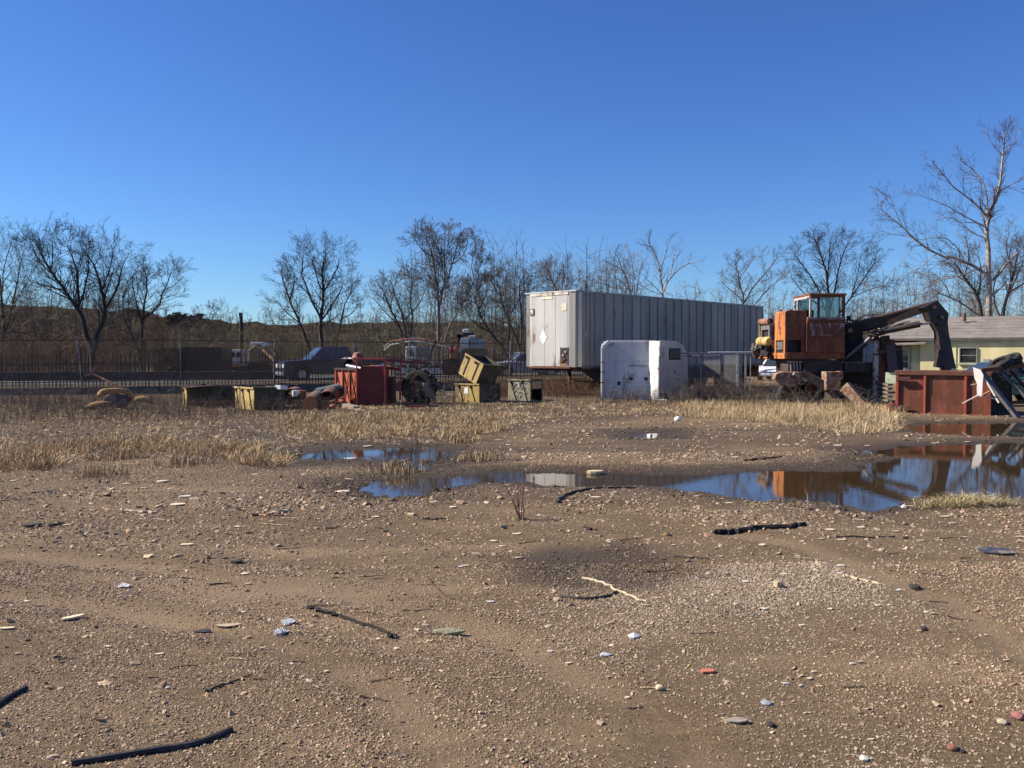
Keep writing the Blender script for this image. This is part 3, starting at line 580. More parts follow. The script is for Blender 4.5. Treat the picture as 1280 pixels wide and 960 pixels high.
px_tree([([(795, 478), (794, 410), (790, 365), (778, 338), (770, 318)], .14, .04), ([(790, 365), (792, 330), (784, 305)], .07, .02), ([(778, 338), (762, 328), (754, 325)], .05, .02), ([(790, 365), (776, 350), (764, 348)], .04, .02)], 56, 'thin dead tree behind the trailer roof, left of two', 'grey', 'grey', 24, 2, 5, 1.6, up=.04, density=.7)
px_tree([([(829, 478), (828, 410), (828, 368), (826, 340), (816, 312), (810, 302)], .19, .04), ([(828, 368), (838, 345), (856, 332), (870, 328)], .11, .03), ([(826, 340), (832, 315), (834, 298)], .08, .03), ([(838, 345), (842, 318), (846, 305)], .06, .02),
         ([(828, 368), (812, 352), (802, 342)], .06, .02), ([(828, 368), (806, 362), (798, 350)], .05, .02)], 56, 'bigger pale dead tree behind the trailer roof, right of two', 'pale', 'grey', 25, 2, 6, 1.7, up=.04, density=.8)
px_tree([([(928, 478), (929, 420), (930, 378), (924, 350), (918, 325)], .20, .05), ([(930, 378), (944, 355), (960, 338), (972, 322)], .13, .03), ([(929, 395), (950, 372), (968, 355), (976, 345)], .11, .03), ([(930, 378), (912, 362), (902, 350)], .08, .03), ([(924, 350), (936, 332), (944, 318)], .07, .03)], 60,
        'grey tree above the rear end of the trailer', 'grey', 'grey', 26, 3, 5, 1.9)
px_tree([([(1036, 470), (1036, 430), (1037, 390), (1035, 350), (1026, 315), (1018, 298)], .30, .06), ([(1037, 390), (1046, 350), (1052, 320), (1062, 300)], .16, .04), ([(1036, 410), (1064, 372), (1082, 345), (1096, 322)], .16, .04), ([(1036, 400), (1018, 350), (1002, 330), (992, 318)], .15, .04),
         ([(1035, 350), (1036, 315), (1040, 295)], .09, .03), ([(1037, 390), (1004, 368), (988, 345)], .11, .03), ([(1064, 372), (1090, 360), (1108, 358)], .07, .03), ([(1064, 372), (1072, 340), (1078, 312)], .08, .03), ([(1037, 425), (1074, 395), (1098, 392), (1112, 400)], .10, .03)], 67,
        'wide spreading dark tree right behind the loader cab', 'dark', 'dark', 27, 3, 6, 2.4, up=.045)
px_tree([([(1236, 478), (1237, 400), (1236, 350), (1233, 300), (1234, 272), (1250, 240), (1254, 195), (1256, 165)], .46, .06),
         ([(1236, 345), (1205, 325), (1170, 318), (1142, 298), (1128, 282), (1108, 268), (1096, 255)], .20, .04), ([(1234, 272), (1222, 255), (1196, 238), (1180, 220), (1164, 200)], .15, .03),
         ([(1234, 272), (1232, 235), (1220, 215), (1200, 198)], .14, .03), ([(1250, 240), (1268, 228), (1284, 222)], .10, .03), ([(1254, 195), (1272, 172), (1278, 158)], .07, .02), ([(1254, 195), (1240, 182), (1232, 162)], .06, .02),
         ([(1242, 350), (1262, 325), (1284, 305)], .22, .06), ([(1170, 318), (1150, 334), (1132, 345)], .07, .03), ([(1142, 298), (1124, 292), (1100, 293)], .06, .02), ([(1128, 282), (1118, 262), (1112, 242)], .05, .02),
         ([(1236, 330), (1200, 346), (1168, 352), (1140, 370)], .10, .03), ([(1234, 285), (1208, 272), (1172, 252), (1148, 244)], .10, .02), ([(1205, 325), (1190, 300), (1168, 296), (1150, 300)], .08, .03), ([(1236, 300), (1214, 290), (1196, 272), (1180, 272)], .09, .03), ([(1238, 370), (1260, 352), (1290, 350)], .14, .04)], 58,
        'big pale barked sycamore towering over the house at the right', 'pale', 'red', 28, 3, 4, 1.9, up=.05, ratio=.62, spread=.8, density=1.15, wob=.16)
px_tree([([(1228, 478), (1230, 400), (1222, 370), (1206, 345), (1192, 328)], .34, .06), ([(1230, 400), (1212, 385), (1188, 372), (1165, 362)], .15, .04), ([(1222, 370), (1228, 345), (1222, 318)], .14, .04), ([(1206, 345), (1212, 320), (1208, 300)], .10, .03), ([(1188, 372), (1178, 350), (1164, 340)], .08, .03)], 62,
        'dark tree right behind the house roof, left of the sycamore trunk', 'dark', 'grey', 29, 3, 6, 2.2)
px_tree([([(1250, 478), (1252, 400), (1262, 365), (1266, 335), (1276, 310)], .30, .06), ([(1262, 365), (1284, 352), (1300, 335)], .14, .04), ([(1266, 335), (1256, 310), (1262, 290)], .10, .03), ([(1252, 400), (1240, 370), (1246, 340)], .14, .04), ([(1262, 365), (1274, 340), (1284, 315)], .10, .03)], 61,
        'dark tree cut by the right edge behind the sycamore', 'dark', 'grey', 30, 3, 6, 2.3)
# utility pole
t = thing('utility_pole', 'thin dark utility pole standing alone beyond the fence', 'pole', Vector((X(302, 64), 64, .3)))
MB().tube([(0, 0, -.3), (0, 0, W(302, 391, 64).z-.3)], [.16, .12], 10).build('pole', mat('creosote_wood', (.035, .027, .022), .9, streak=True), t, smooth=True)
MB().box(-.10, .10, -.22, -.12, 4.2, 4.5).build('pole_box', mat('grey_metal_box', (.12, .12, .12), .6), t)

# ------------------------------------------------------------------ retaining wall, picket fence, chain link fence
concrete = mat('weathered_concrete', (.13, .115, .10), .92, scale=1.6, wear=.4, wearcol=(.06, .05, .045), streak=True)
fdir = Vector((1, .284, 0)).normalized(); frz = math.atan(.284)
wl0 = Vector((-32, 31, 0)); FL = 40.5
wall = thing('retaining_wall', 'low dark concrete retaining wall under the picket fence', 'wall', wl0, frz)
for i in range(12):
    a = i*FL/12; b_ = (i+1)*FL/12-.015; zt = .30+.0075*(a-10); MB().box(a, b_, -.18, .10, -.2, zt).build('wall_panel', concrete, wall, bevel=.015)
picketm = mat('dark_picket_steel', (.060, .053, .046), .85, wear=.2, scale=3)
pf = thing('picket_fence', 'ragged dark steel picket fence with uneven tops on the low wall', 'fence', wl0+fdir.cross(Vector((0, 0, 1)))*.04, frz)
rr = random.Random(5); a = 11.2; n_p = 0
while a < 40.3 and n_p < 290:
    a += rr.choice([.12, .13, .14, .16, .2, .13]) ; zt = .30+.0075*(a-10); n_p += 1
    h = rr.uniform(1.1, 1.55)+(.35 if rr.random() < .08 else 0)-(.4 if rr.random() < .07 else 0)
    if a < 18: h += .12*math.sin(a*3)
    lx = rr.gauss(0, .012)*h; w_ = rr.uniform(.030, .044)
    MB().beam((a, 0, zt-.02), (a+lx, rr.gauss(0, .01), zt+h), w_, .012).build('picket', picketm, pf)
for z in (.22, .95):
    MB().beam((10.9, .014, .30+z+.0), (FL, .014, .53+z), .012, .035).build('rail', picketm, pf)
galv = mat('galvanised_steel', (.34, .34, .33), .5, .7, wear=.3, scale=4)
cf = thing('chain_link_fence', 'tall rusty chain link fence with leaning posts behind the pickets', 'fence', wl0+Vector((-.09, .35, .3)), frz)
def link_mesh(x0, x1, z0, z1, m, parent, s=.11, r=.0022, y=0.0, y1=None):
    S = Segs(); H = z1-z0; x = x0-H
    while x < x1:
        for sg in (1, -1):
            a0 = x if sg > 0 else x+H; b0 = x+H if sg > 0 else x
            p = np.array([a0, y, z0]); q = np.array([b0, y, z1])
            # clip to the panel
            ta, tb = 0.0, 1.0
            dx = q[0]-p[0]
            lo = (x0-p[0])/dx; hi = (x1-p[0])/dx
            if lo > hi: lo, hi = hi, lo
            ta = max(ta, lo); tb = min(tb, hi)
            if tb > ta: S.add(p+(q-p)*ta, p+(q-p)*tb, r, r)
        x += s
    return tag(S.build('chain_link_mesh', m, parent), kind='stuff')
rustwire = mat('rusty_wire', (.06, .052, .046), .8, .3, wear=.3)
link_mesh(10.5, 40, .05, 1.95, rustwire, cf, r=.005)
for px, lean in ((-60, 0), (97, -.10), (224, 0), (343, .02), (443, 0), (512, .03), (578, 0), (640, .02), (706, 0)):
    k = (px-640)/F; yy = (31+.284*32)/(1-.284*k); xx = k*yy; a = (xx+32)/fdir.x
    MB().tube([(a-lean*1.2, 0, -.05), (a+lean, 0, 2.0)], .036, 8).build('post', galv, cf, smooth=True)
MB().tube([(10, 0, 1.93), (18, 0, 1.96), (26, 0, 1.93), (34, 0, 1.86), (40.2, 0, 1.78)], .018, 6).build('top_rail', rustwire, cf)
MB().tube([(10, 0, .95), (25, 0, .97), (40, 0, .9)], .007, 4).build('tension_wire', rustwire, cf)
# road and barrier beyond the fence
roadm = mat('grey_asphalt_road', (.045, .045, .045), .9, scale=.5, var=.25)
def strip(name, x0, x1, off0, off1, z, m, label):
    Vv = []; xs = np.linspace(x0, x1, 40)
    for o in (off0, off1):
        for xv in xs: Vv.append((xv, fence_line(xv)+o, float(terrain(np.array([xv]), np.array([fence_line(xv)+o]))[0])+z))
    n_ = len(xs); i_ = np.arange(n_-1); return tag(npmesh(name, Vv, np.stack([i_, i_+1, i_+n_+1, i_+n_], 1), m), label, None, None, 'structure')
strip('road', -60, 5.5, 4.0, 14, .02, roadm, 'grey asphalt street running behind the fence')
strip('road_line', -60, 5.5, 8.9, 9.05, .03, mat('worn_road_paint', (.5, .4, .12), .8, wear=.6, wearcol=(.1, .1, .1)), 'worn yellow centre line of the street')
bw = thing('concrete_barrier', 'long low grey concrete barrier on the street behind the fence', 'barrier', Vector((-38, 41.5, .3)), R(9))
bm2_ = mat('shaded_barrier_concrete', (.035, .033, .032), .9, scale=1)  # same concrete, the shadow over these blocks painted into its colour
bm_ = mat('barrier_concrete', (.13, .13, .135), .9, scale=1, wear=.35, wearcol=(.05, .05, .05), streak=True)
for i in range(9): MB().prism([(i*3, -.1), (i*3+2.97, -.1), (i*3+2.97, .5), (i*3, .5)], -.12, .12).build('barrier_block', bm_ if i < 4 else bm2_, bw, bevel=.03)

# ------------------------------------------------------------------ semi trailer
alu = mat('weathered_aluminium', (.25, .235, .215), .55, .35, wear=.15, wearcol=(.12, .10, .09), scale=.8, streak=True)
nosem = mat('dirty_white_nose_sheet', (.47, .455, .43), .5, .1, wear=.10, wearcol=(.20, .12, .07), scale=.9, streak=True)
ribm = mat('dark_seam', (.10, .10, .11), .6, .2); blackm = mat('black_frame', (.018, .016, .015), .75, wear=.3)
rustm = mat('rusty_iron', (.12, .05, .028), .85, wear=.6, scale=2)
trz = math.atan2(10.5, 10.0)
TR = thing('semi_trailer', 'long grey ribbed semi trailer without its truck', 'trailer', Vector((2.42, 33.0, 0)), trz)
TL, TWd, TZ0, TZ1 = 14.9, 2.6, 1.12, 4.12
# local: x back along the side, y from near side (0) to far side (2.6); rises a little to the nose
MB().box(.03, TL-.03, .03, TWd-.03, TZ0+.05, TZ1-.02).build('box_core', alu, TR)
xs = [.42]; 
for w_ in (.22, .24, .30): xs.append(xs[-1]+w_)
while xs[-1] < TL-.65: xs.append(xs[-1]+.62)
xs.append(TL-.04)
rr = random.Random(3)
for i in range(len(xs)-1):
    MB().box(xs[i]+.012, xs[i+1]-.012, -.012-rr.random()*.006, .03, TZ0+.10, TZ1-.07).build('side_panel', alu, TR, bevel=.006)
    MB().box(xs[i]-.022, xs[i]+.022, -.045, .0, TZ0+.08, TZ1-.09).build('side_rib', alu, TR, bevel=.005)
    if i > 3: MB().box(xs[i]+.022, xs[i]+.040, -.020, -.0, TZ0+.10, TZ1-.09).build('seam', ribm, TR)
# rounded nose corners
def corner(cx, cy, r, a0, a1, name):
    m = MB(); n_ = 8; vs = []; 
    for k in range(n_+1):
        a = a0+(a1-a0)*k/n_; vs += [(cx+r*math.cos(a), cy+r*math.sin(a), TZ0+.06), (cx+r*math.cos(a), cy+r*math.sin(a), TZ1-.05)]
    m.add(vs, [(2*k, 2*k+2, 2*k+3, 2*k+1) for k in range(n_)]); m.build(name, nosem, TR, smooth=True)
corner(.40, .40, .415, PI, 1.5*PI, 'nose_corner'); corner(.40, TWd-.40, .415, .5*PI, PI, 'nose_corner')
MB().box(.40, .425, -.02, .02, TZ0+.06, TZ1-.06).build('side_rib', ribm, TR)
ys = [.40, .98, 1.56, 2.20]
for i in range(3): MB().box(-.018, .04, ys[i]+.006, ys[i+1]-.006, TZ0+.08, TZ1-.10).build('nose_panel', nosem, TR, bevel=.004)
MB().box(.0, TL, -.03, TWd+.03, TZ1-.07, TZ1).build('roof_edge', mat('roof_rail_metal', (.25, .25, .26), .5, .5), TR, bevel=.01)
MB().box(.36, TL, -.035, .0, TZ0, TZ0+.09).build('bottom_rail', mat('bottom_rail_rust', (.13, .11, .10), .7, .2, wear=.4), TR)
MB().box(-.03, .0, .25, TWd-.25, TZ0, TZ0+.07).build('nose_rail', rustm, TR)
MB().box(-.035, -.012, .35, TWd-.3, TZ1-.16, TZ1-.05).build('nose_cap', mat('torn_white_metal', (.62, .58, .50), .5, wear=.35), TR)
MB().prism([(-.02, 0), (-.02, .16), (-.02, .2), (-.02, 0)], 0, .001)
def noseplate(y0, y1, z0, z1, name, m, out=.024, **k): return MB().box(-.018-out, -.016, y0, y1, z0, z1).build(name, m, TR, **k)
whitep = mat('white_enamel', (.75, .75, .73), .5, wear=.12, scale=3)
# diamond placard (y grows towards the left of the picture)
m = MB(); m.add([(-.028, 1.62, 2.05), (-.028, 1.84, 2.34), (-.028, 1.62, 2.64), (-.028, 1.40, 2.34), (-.018, 1.62, 2.05), (-.018, 1.84, 2.34), (-.018, 1.62, 2.64), (-.018, 1.40, 2.34)], [(0, 1, 2, 3), (7, 6, 5, 4), (0, 4, 5, 1), (1, 5, 6, 2), (2, 6, 7, 3), (3, 7, 4, 0)])
m.build('placard', whitep, TR)
m = MB(); m.add([(.52, -.034, 2.28), (.70, -.034, 2.50), (.58, -.034, 2.56), (.50, -.034, 2.45)], [(0, 1, 2, 3)]); m.build('torn_placard', mat('torn_placard_grey', (.35, .35, .36), .6), TR)
op = noseplate(.36, .72, 1.30, 1.92, 'service_opening', blackm, .006)
for yy_, zz in ((.46, 1.75), (.58, 1.62), (.5, 1.48), (.62, 1.42)): MB().lathe([(.05, 0), (.05, .04), (0, .045)], 10, rotM(0, -PI/2, 0, (-.025, yy_, zz))).build('glad_hand', rustm if zz < 1.6 else galv, TR)
for a in ((.34, .36, 1.28, 1.94), (.72, .74, 1.28, 1.94)): noseplate(*a, 'opening_trim', rustm, .012)
noseplate(.34, .74, 1.24, 1.30, 'opening_trim', mat('orange_rust', (.32, .12, .04), .8, wear=.3), .016)
noseplate(2.10, 2.34, 3.22, 3.48, 'marker_box', mat('marker_box_brown', (.16, .12, .09), .6), .03); noseplate(2.16, 2.28, 3.27, 3.43, 'marker_lens', whitep, .036)
noseplate(.42, .68, 3.35, 3.62, 'patch_plate', mat('cream_patch', (.72, .66, .48), .55, wear=.15), .014)
noseplate(1.15, 1.75, 3.82, 3.92, 'patch_plate', mat('cream_patch', (.72, .66, .48)), .014)
# king pin plate and landing gear
MB().box(.2, 3.0, .25, TWd-.25, TZ0-.10, TZ0+.04).build('coupler_plate', blackm, TR)
m = MB(); m.prism([(2.25-1.5, TZ0-.08), (2.25+1.25, TZ0-.08), (2.25+.12, .42), (2.25-.12, .42)], .35, .39)
m.build('landing_gear_brace', blackm, TR)
for yv in (.45, TWd-.5):
    MB().box(2.17, 2.30, yv, yv+.12, .12, TZ0).build('landing_leg', blackm, TR)
    MB().box(2.06, 2.42, yv-.05, yv+.2, .05, .13).build('landing_foot', rustm, TR)
MB().beam((2.23, .5, .55), (2.23, TWd-.4, .55), .05).build('cross_shaft', rustm, TR)
MB().beam((2.3, .45, .62), (3.9, .45, TZ0), .05).build('brace', blackm, TR)
# chassis and rear wheels
for yv in (.75, 1.75): MB().box(3.0, TL-.1, yv, yv+.1, TZ0-.25, TZ0).build('chassis_rail', blackm, TR)
tyrem = mat('old_tyre_rubber', (.016, .015, .015), .8, scale=4, wear=.12, wearcol=(.05, .045, .04))
def wheel(parent, loc, r, w, axis='y', name='wheel', rimm=None):
    M = rotM(PI/2, 0, 0, loc) if axis == 'y' else rotM(0, PI/2, 0, loc)
    o = MB().lathe([(r*.62, -w/2), (r*.92, -w/2), (r, -w*.36), (r, w*.36), (r*.92, w/2), (r*.62, w/2)], 22, M, closed=True).build(name, tyrem, parent, smooth=True)
    MB().lathe([(0, -w*.2), (r*.2, -w*.3), (r*.5, -w*.18), (r*.63, -w*.42), (r*.63, w*.42), (r*.5, w*.18), (0, w*.2)], 18, M).build('rim', rimm or rustm, o, smooth=True)
    return o
for xv in (TL-2.2, TL-3.5):
    for yv in (.25, TWd-.25): wheel(TR, (xv, yv, .5), .5, .45)
MB().box(TL-4.2, TL-1.4, .8, 1.8, .55, TZ0-.1).build('bogie', blackm, TR)
MB().box(TL-.05, TL, .2, TWd-.2, .55, TZ0).build('rear_bumper', rustm, TR)

# ------------------------------------------------------------------ white sleeper cab shell
cabw = mat('sleeper_white_paint', (.56, .555, .55), .4, wear=.14, wearcol=(.25, .22, .18), scale=1.2, streak=True)
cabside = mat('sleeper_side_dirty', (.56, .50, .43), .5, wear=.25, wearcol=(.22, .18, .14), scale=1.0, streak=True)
cl = W(751, 500, 31.2); SC = thing('sleeper_cab', 'white sleeper cab shell of a truck standing in the weeds before the trailer', 'truck cab', Vector((cl.x, 31.2, 0)), R(-8))
CW, CD, CH = 2.06, 2.1, 2.16
MB().prism([(0, .02), (CW, .02), (CW, CH-.05), (CW-.10, CH), (.34, CH), (.16, CH-.03), (.05, CH-.11), (.0, CH-.26)], .10, .14).build('back_wall', cabw, SC, bevel=.012)
MB().box(.0, .10, -.02, .12, .02, CH-.24).build('corner_post', cabw, SC, bevel=.03); MB().beam((.05, .05, CH-.26), (.30, .05, CH-.03), .10, .14).build('corner_post', cabw, SC, bevel=.03)
for z in (.64, 1.02, 1.38): MB().box(-.03, .13, -.035, -.02, z-.015, z+.015).build('hinge', blackm, SC)
pm = MB(); 
for (x0, x1, z0, z1) in ((.12, .46, .02, .62), (.12, .46, .66, 1.35), (.50, 1.78, .02, .62), (.50, 1.78, .66, 1.38), (.32, 1.85, 1.42, CH-.05)):
    MB().box(x0, x1, .084, .102, z0, z1).build('back_panel', cabw, SC, bevel=.006)
for xv in (1.08, 1.62): MB().lathe([(0, 0), (.065, 0), (.065, .02), (0, .02)], 16, rotM(PI/2, 0, 0, (xv, .085, .78))).build('vent_hole', blackm, SC)
MB().beam((.98, .07, 1.25), (1.66, .07, 1.24), .02, .02).build('grab_bar', blackm, SC)
MB().box(.60, .70, .06, .09, .55, .68).build('latch', blackm, SC)
MB().beam((.34, .07, 1.93), (.46, .07, 2.1), .05, .02).build('crack', blackm, SC)
# flared right fairing that catches the sun on its inner face
m = MB(); prof = [(.05, -.02), (.5, -.10), (1.2, -.18), (1.6, -.22), (1.95, -.12), (CH-.03, .03)]
vs = []; n_ = len(prof)
for z, yv in prof: vs += [(CW-.34, .085, z), (CW-.02, yv-.18, z), (CW+.03, yv-.18, z), (CW+.03, .14, z)]
fs = []
for i in range(n_-1):
    for k in range(3): fs.append((4*i+k, 4*i+k+1, 4*i+4+k+1, 4*i+4+k))
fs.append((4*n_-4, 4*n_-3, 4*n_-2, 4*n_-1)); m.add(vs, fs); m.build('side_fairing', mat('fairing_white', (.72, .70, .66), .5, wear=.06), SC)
# side wall with a curved top, window cut as recessed dark pane
sp_ = [(0, .25), (CD-.05, .10), (CD, .6), (CD, 1.45), (CD-.10, 1.75), (CD-.35, 2.0), (CD-.8, 2.14), (.1, CH), (0, CH-.03)]
SM = Matrix.Translation((CW-.02, .10, 0)) @ Matrix.Rotation(R(-32), 4, 'Z') @ Matrix.Translation((-CW+.02, -.10, 0)); Ms = SM @ Matrix.Translation((CW-.02, .10, 0)) @ Matrix.Rotation(PI/2, 4, 'Z')
MB().prism(sp_, -.05, 0.0, Ms).build('side_wall', cabside, SC, bevel=.015)
def sidebox(u0, u1, z0, z1, out, name, m, **k): return MB().box(CW-.02, CW+.03+out, .10+u0, .10+u1, z0, z1, SM).build(name, m, SC, **k)
sidebox(.45, CD-.06, 1.32, 1.36, .006, 'trim_strip', cabside)
sidebox(.10, .42, .3, 2.0, .012, 'door_pillar', cabside, bevel=.01)
sidebox(.62, CD-.5, .72, 1.24, .014, 'hatch', cabside, bevel=.03)
MB().lathe([(0, 0), (.06, 0), (.06, .02), (0, .02)], 12, SM @ rotM(0, PI/2, 0, (CW+.05, 1.2, 1.02))).build('latch', galv, SC)
g_ = sidebox(.72, 1.50, 1.48, 1.86, .012, 'window', mat('dark_cab_glass', (.02, .018, .015), .35, bmp=0, spec=.2), bevel=.06)
sidebox(.66, 1.56, 1.44, 1.90, .004, 'window_seal', blackm, bevel=.06)
sidebox(.50, CD-.05, .62, .66, .005, 'trim_strip', cabside)
MB().box(.05, CW-.1, .14, CD-.3, CH-.06, CH-.02).build('roof', cabside, SC)
MB().box(0, .05, .14, CD, .1, CH-.1).build('side_wall', cabw, SC)
m = MB(); m.add([(CW-.25, -.3, .01), (CW+.3, -.42, .02), (CW+.2, -.15, .09), (CW-.15, -.1, .2)], [(0, 1, 2, 3)]); m.build('torn_panel', mat('fairing_white', (.78, .76, .72)), SC)

# ------------------------------------------------------------------ chain link pen beside the cab
pd = 31.6; pl = Vector((X(845, pd), pd, 0)); PN = thing('chain_link_pen', 'chain link dog pen with a bright top tube between the cab and the loader', 'pen', pl, R(2))
pw = X(946, pd)-X(845, pd); zt_ = W(900, 441.5, pd).z
rusty_tube = mat('rusty_pipe', (.22, .12, .09), .7, .3, wear=.4); brightt = mat('bright_galvanised', (.62, .64, .66), .4, .5)
MB().tube([(.2, 0, zt_), (1.2, 0, zt_-.01)], .022, 8).build('top_rail', galv, PN); MB().tube([(1.2, -.01, zt_+.02), (pw+.02, -.01, zt_+.03)], .038, 8).build('top_rail', brightt, PN, smooth=True)
MB().tube([(.25, .02, zt_-.12), (pw*.55, .02, zt_-.11)], .016, 6).build('rail', rusty_tube, PN)
for k in (.31, .56, .80): MB().tube([(pw*k, 0, -.05), (pw*k, 0, zt_-.02)], .026 if k < .7 else .035, 8).build('post', galv, PN, smooth=True)
gt = MB(); gx0 = pw*.80
for a, b_ in (((gx0+.05, -.02, .25), (gx0+.05, -.02, zt_-.06)), ((gx0+.42, .1, .25), (gx0+.42, .1, zt_-.06)), ((gx0+.20, .05, .25), (gx0+.20, .05, zt_-.06)), ((gx0+.05, -.02, zt_-.06), (gx0+.42, .1, zt_-.06)), ((gx0+.05, -.02, .3), (gx0+.42, .1, .3)), ((gx0+.05, -.02, .75), (gx0+.42, .1, .75))): gt.tube([a, b_], .02, 6)
gt.build('gate_frame', galv, PN)
link_mesh(.2, gx0, .3, zt_-.03, mat('light_wire', (.40, .41, .43), .5, .3), PN, s=.09, r=.005, y=.01)
MB().tube([(.2, 0, .62), (gx0, 0, .60)], .012, 6).build('rail', blackm, PN)
# the side of the pen runs back
for yv in (1.2, 2.4): MB().tube([(pw, yv, 0), (pw, yv, zt_)], .026, 6).build('post', galv, PN)
MB().tube([(pw, 0, zt_), (pw, 2.4, zt_)], .022, 6).build('top_rail', galv, PN)

# ------------------------------------------------------------------ knuckleboom loader
orange = mat('faded_orange_paint', (.50, .175, .045), .65, wear=.36, scale=1.6, streak=True)
shade_rustor = mat('shaded_rusty_orange_paint', (.22, .078, .036), .8, wear=.5, scale=1.8, streak=True)  # loader orange with front-side shade put into the colour, plus real rust
greyor = mat('chalky_white_rust_paint', (.36, .27, .25), .7, wear=.5, scale=2.2, streak=True)
grime = mat('greasy_black_iron', (.016, .013, .012), .6, wear=.35, wearcol=(.06, .03, .02), scale=4)
cabwhite = mat('cab_frame_white', (.62, .55, .52), .6, wear=.35, scale=4)
LD = 28.0; lr = Vector((X(981, 27.9), 27.9, 0)); LO = thing('log_loader', 'rusty orange knuckleboom loader with glass cab and folded dark boom', 'loader', lr)
def lp(px, py, d): return W(px, py, d)-lr
def fbox(px0, px1, py0, py1, d0, d1, name, m, parent=LO, bevel=.008, org=lr, **k):
    a = W(px0, py1, d0)-org; b_ = W(px1, py0, d0)-org
    return MB().box(a.x, b_.x, d0-org.y, d1-org.y, a.z, b_.z).build(name, m, parent, bevel=bevel, **k)
# engine housing: front, left wall with opening, roof
a = lp(981, 448, 27.9); b_ = lp(1008, 388, 27.9); HW, HH0, HH1 = b_.x, a.z+.17, b_.z
zo0, zo1 = lp(0, 441, 27.9).z, lp(0, 425, 27.9).z
MB().prism([(0, zo1), (HW, zo1), (HW, HH1), (.07, HH1), (0, HH1-.06)], 0, .03).build('housing_front', shade_rustor, LO, bevel=.008)
for x0, x1 in ((0, .07), (HW-.16, HW)): MB().box(x0, x1, 0, .03, HH0-.02, zo1).build('housing_front', shade_rustor, LO)
ov = MB().box(.0, .03, .03, 1.10, zo1+.0, HH1-.05).build('housing_side', orange, LO, bevel=.006)
for y0, y1 in ((.031, .16), (.98, 1.10)): MB().box(0.001, .03, y0, y1, HH0-.02, zo1-.002).build('housing_side', orange, LO)
MB().prism([(.0, HH1-.055), (.07, HH1+.004), (HW, HH1+.004), (HW, HH1-.05)], .032, 1.1).build('housing_roof', orange, LO)
MB().box(.04, HW-.02, .25, 1.08, HH0, HH1-.08).build('engine_block', grime, LO)
for i in range(4): MB().tube([(.02+.0*i, .3+.17*i, HH0+.12), (.02, .3+.17*i, zo1-.05)], .045, 8).build('engine_pipe', mat('grey_engine_part', (.25, .22, .19), .6, .3, wear=.3), LO)
MB().lathe([(.13, 0), (.15, 0), (.15, .012), (.13, .012)], 20, rotM(PI/2, 0, 0, (.34, -.001, HH1-.55)), closed=True).build('badge_ring', mat('badge_dark', (.16, .05, .03), .7), LO)
for k in range(4): MB().box(-.006, .003, .42+.03*k, .50+.05*(k % 2), HH1-.62-.16*k, HH1-.52-.16*k).build('stencil', mat('stencil_black', (.06, .03, .02), .8), LO)
for pt in ((.35, .5, HH1), (.1, .8, HH1)): MB().box(pt[0]-.04, pt[0]+.04, pt[1]-.06, pt[1]+.06, pt[2], pt[2]+.06).build('cap', shade_rustor, LO)
# deck rails
dz0, dz1 = lp(0, 448.5, 27.9).z, lp(0, 441, 27.9).z
MB().box(-.02, .06, -.01, 3.0, dz0, dz1).build('deck_rail', orange, LO, bevel=.01)
MB().box(.061, lp(1056, 440, 27.9).x, -.02, .06, dz0, dz1+.02).build('deck_rail', shade_rustor, LO, bevel=.01)
MB().box(.061, lp(1056, 440, 27.9).x, .061, 2.9, dz0-.03, dz0+.04).build('deck_plate', grime, LO)
for k in range(6): MB().box(-.03, -.02, .3+.4*k, .36+.4*k, dz0+.05, dz0+.11).build('bolt', grime, LO)
# engine parts hanging at the left rear
zz = lambda py, d: W(640, py, d).z
MB().tube([(-.08, 1.35, zz(402, 29.4)), (-.08, 2.45, zz(402, 29.9))], .115, 14).build('muffler', mat('muffler_tan', (.34, .19, .11), .7, wear=.4), LO, smooth=True)
MB().tube([(-.08, 1.25, zz(402, 29.4)), (-.08, 1.36, zz(402, 29.4))], .06, 10).build('exhaust_pipe', grime, LO)
zr0, zr1 = zz(425, 29.6), zz(407, 29.6)
rg = mat('radiator_grey', (.15, .15, .17), .6, wear=.3)
MB().box(-.12, .05, 1.3, 1.42, zr0, zr1).build('radiator_frame', rg, LO); MB().box(-.12, .05, 2.2, 2.34, zr0, zr1).build('radiator_frame', rg, LO)
MB().box(-.12, .05, 1.42, 2.2, zr1-.14, zr1).build('radiator_frame', rg, LO); MB().box(-.04, .0, 1.42, 2.2, zr0, zr1-.14).build('radiator_core', grime, LO)
MB().tube([(-.16, 2.35, zr0), (-.16, 2.35, zr1+.05)], .02, 6).build('hose', mat('yellow_pipe', (.45, .32, .08), .6), LO)
ye = mat('faded_yellow_canister', (.56, .38, .14), .6, wear=.25)
MB().tube([(-.14, 1.25, zz(427, 29.5)), (-.14, 1.32, zz(427, 29.5)), (-.14, 2.3, zz(427, 29.9)), (-.14, 2.42, zz(427, 29.9))], [.11, .165, .165, .10], 16).build('air_cleaner', ye, LO, smooth=True)
MB().tube([(-.14, 1.7, zz(427, 29.5)), (-.14, 1.78, zz(427, 29.5))], .175, 16).build('clamp_band', rg, LO)
rr = random.Random(4); m = MB()
for i in range(26): 
    c_ = Vector((rr.uniform(-.30, .12), rr.uniform(1.2, 2.6), rr.uniform(zz(444, 29.5), zz(433, 29.5)))); s_ = rr.uniform(.05, .16)
    m.box(-s_, s_, -s_, s_, -s_*.7, s_*.7, rotM(rr.random()*2, rr.random()*2, rr.random()*2, c_))
for i in range(8): m.tube(sag((rr.uniform(-.3, 0), 1.3, zz(436, 29.5)), (rr.uniform(-.2, .1), 2.5, zz(440, 29.8)), 5, .08, rr), .018, 5)
m.build('engine_parts', grime, LO)
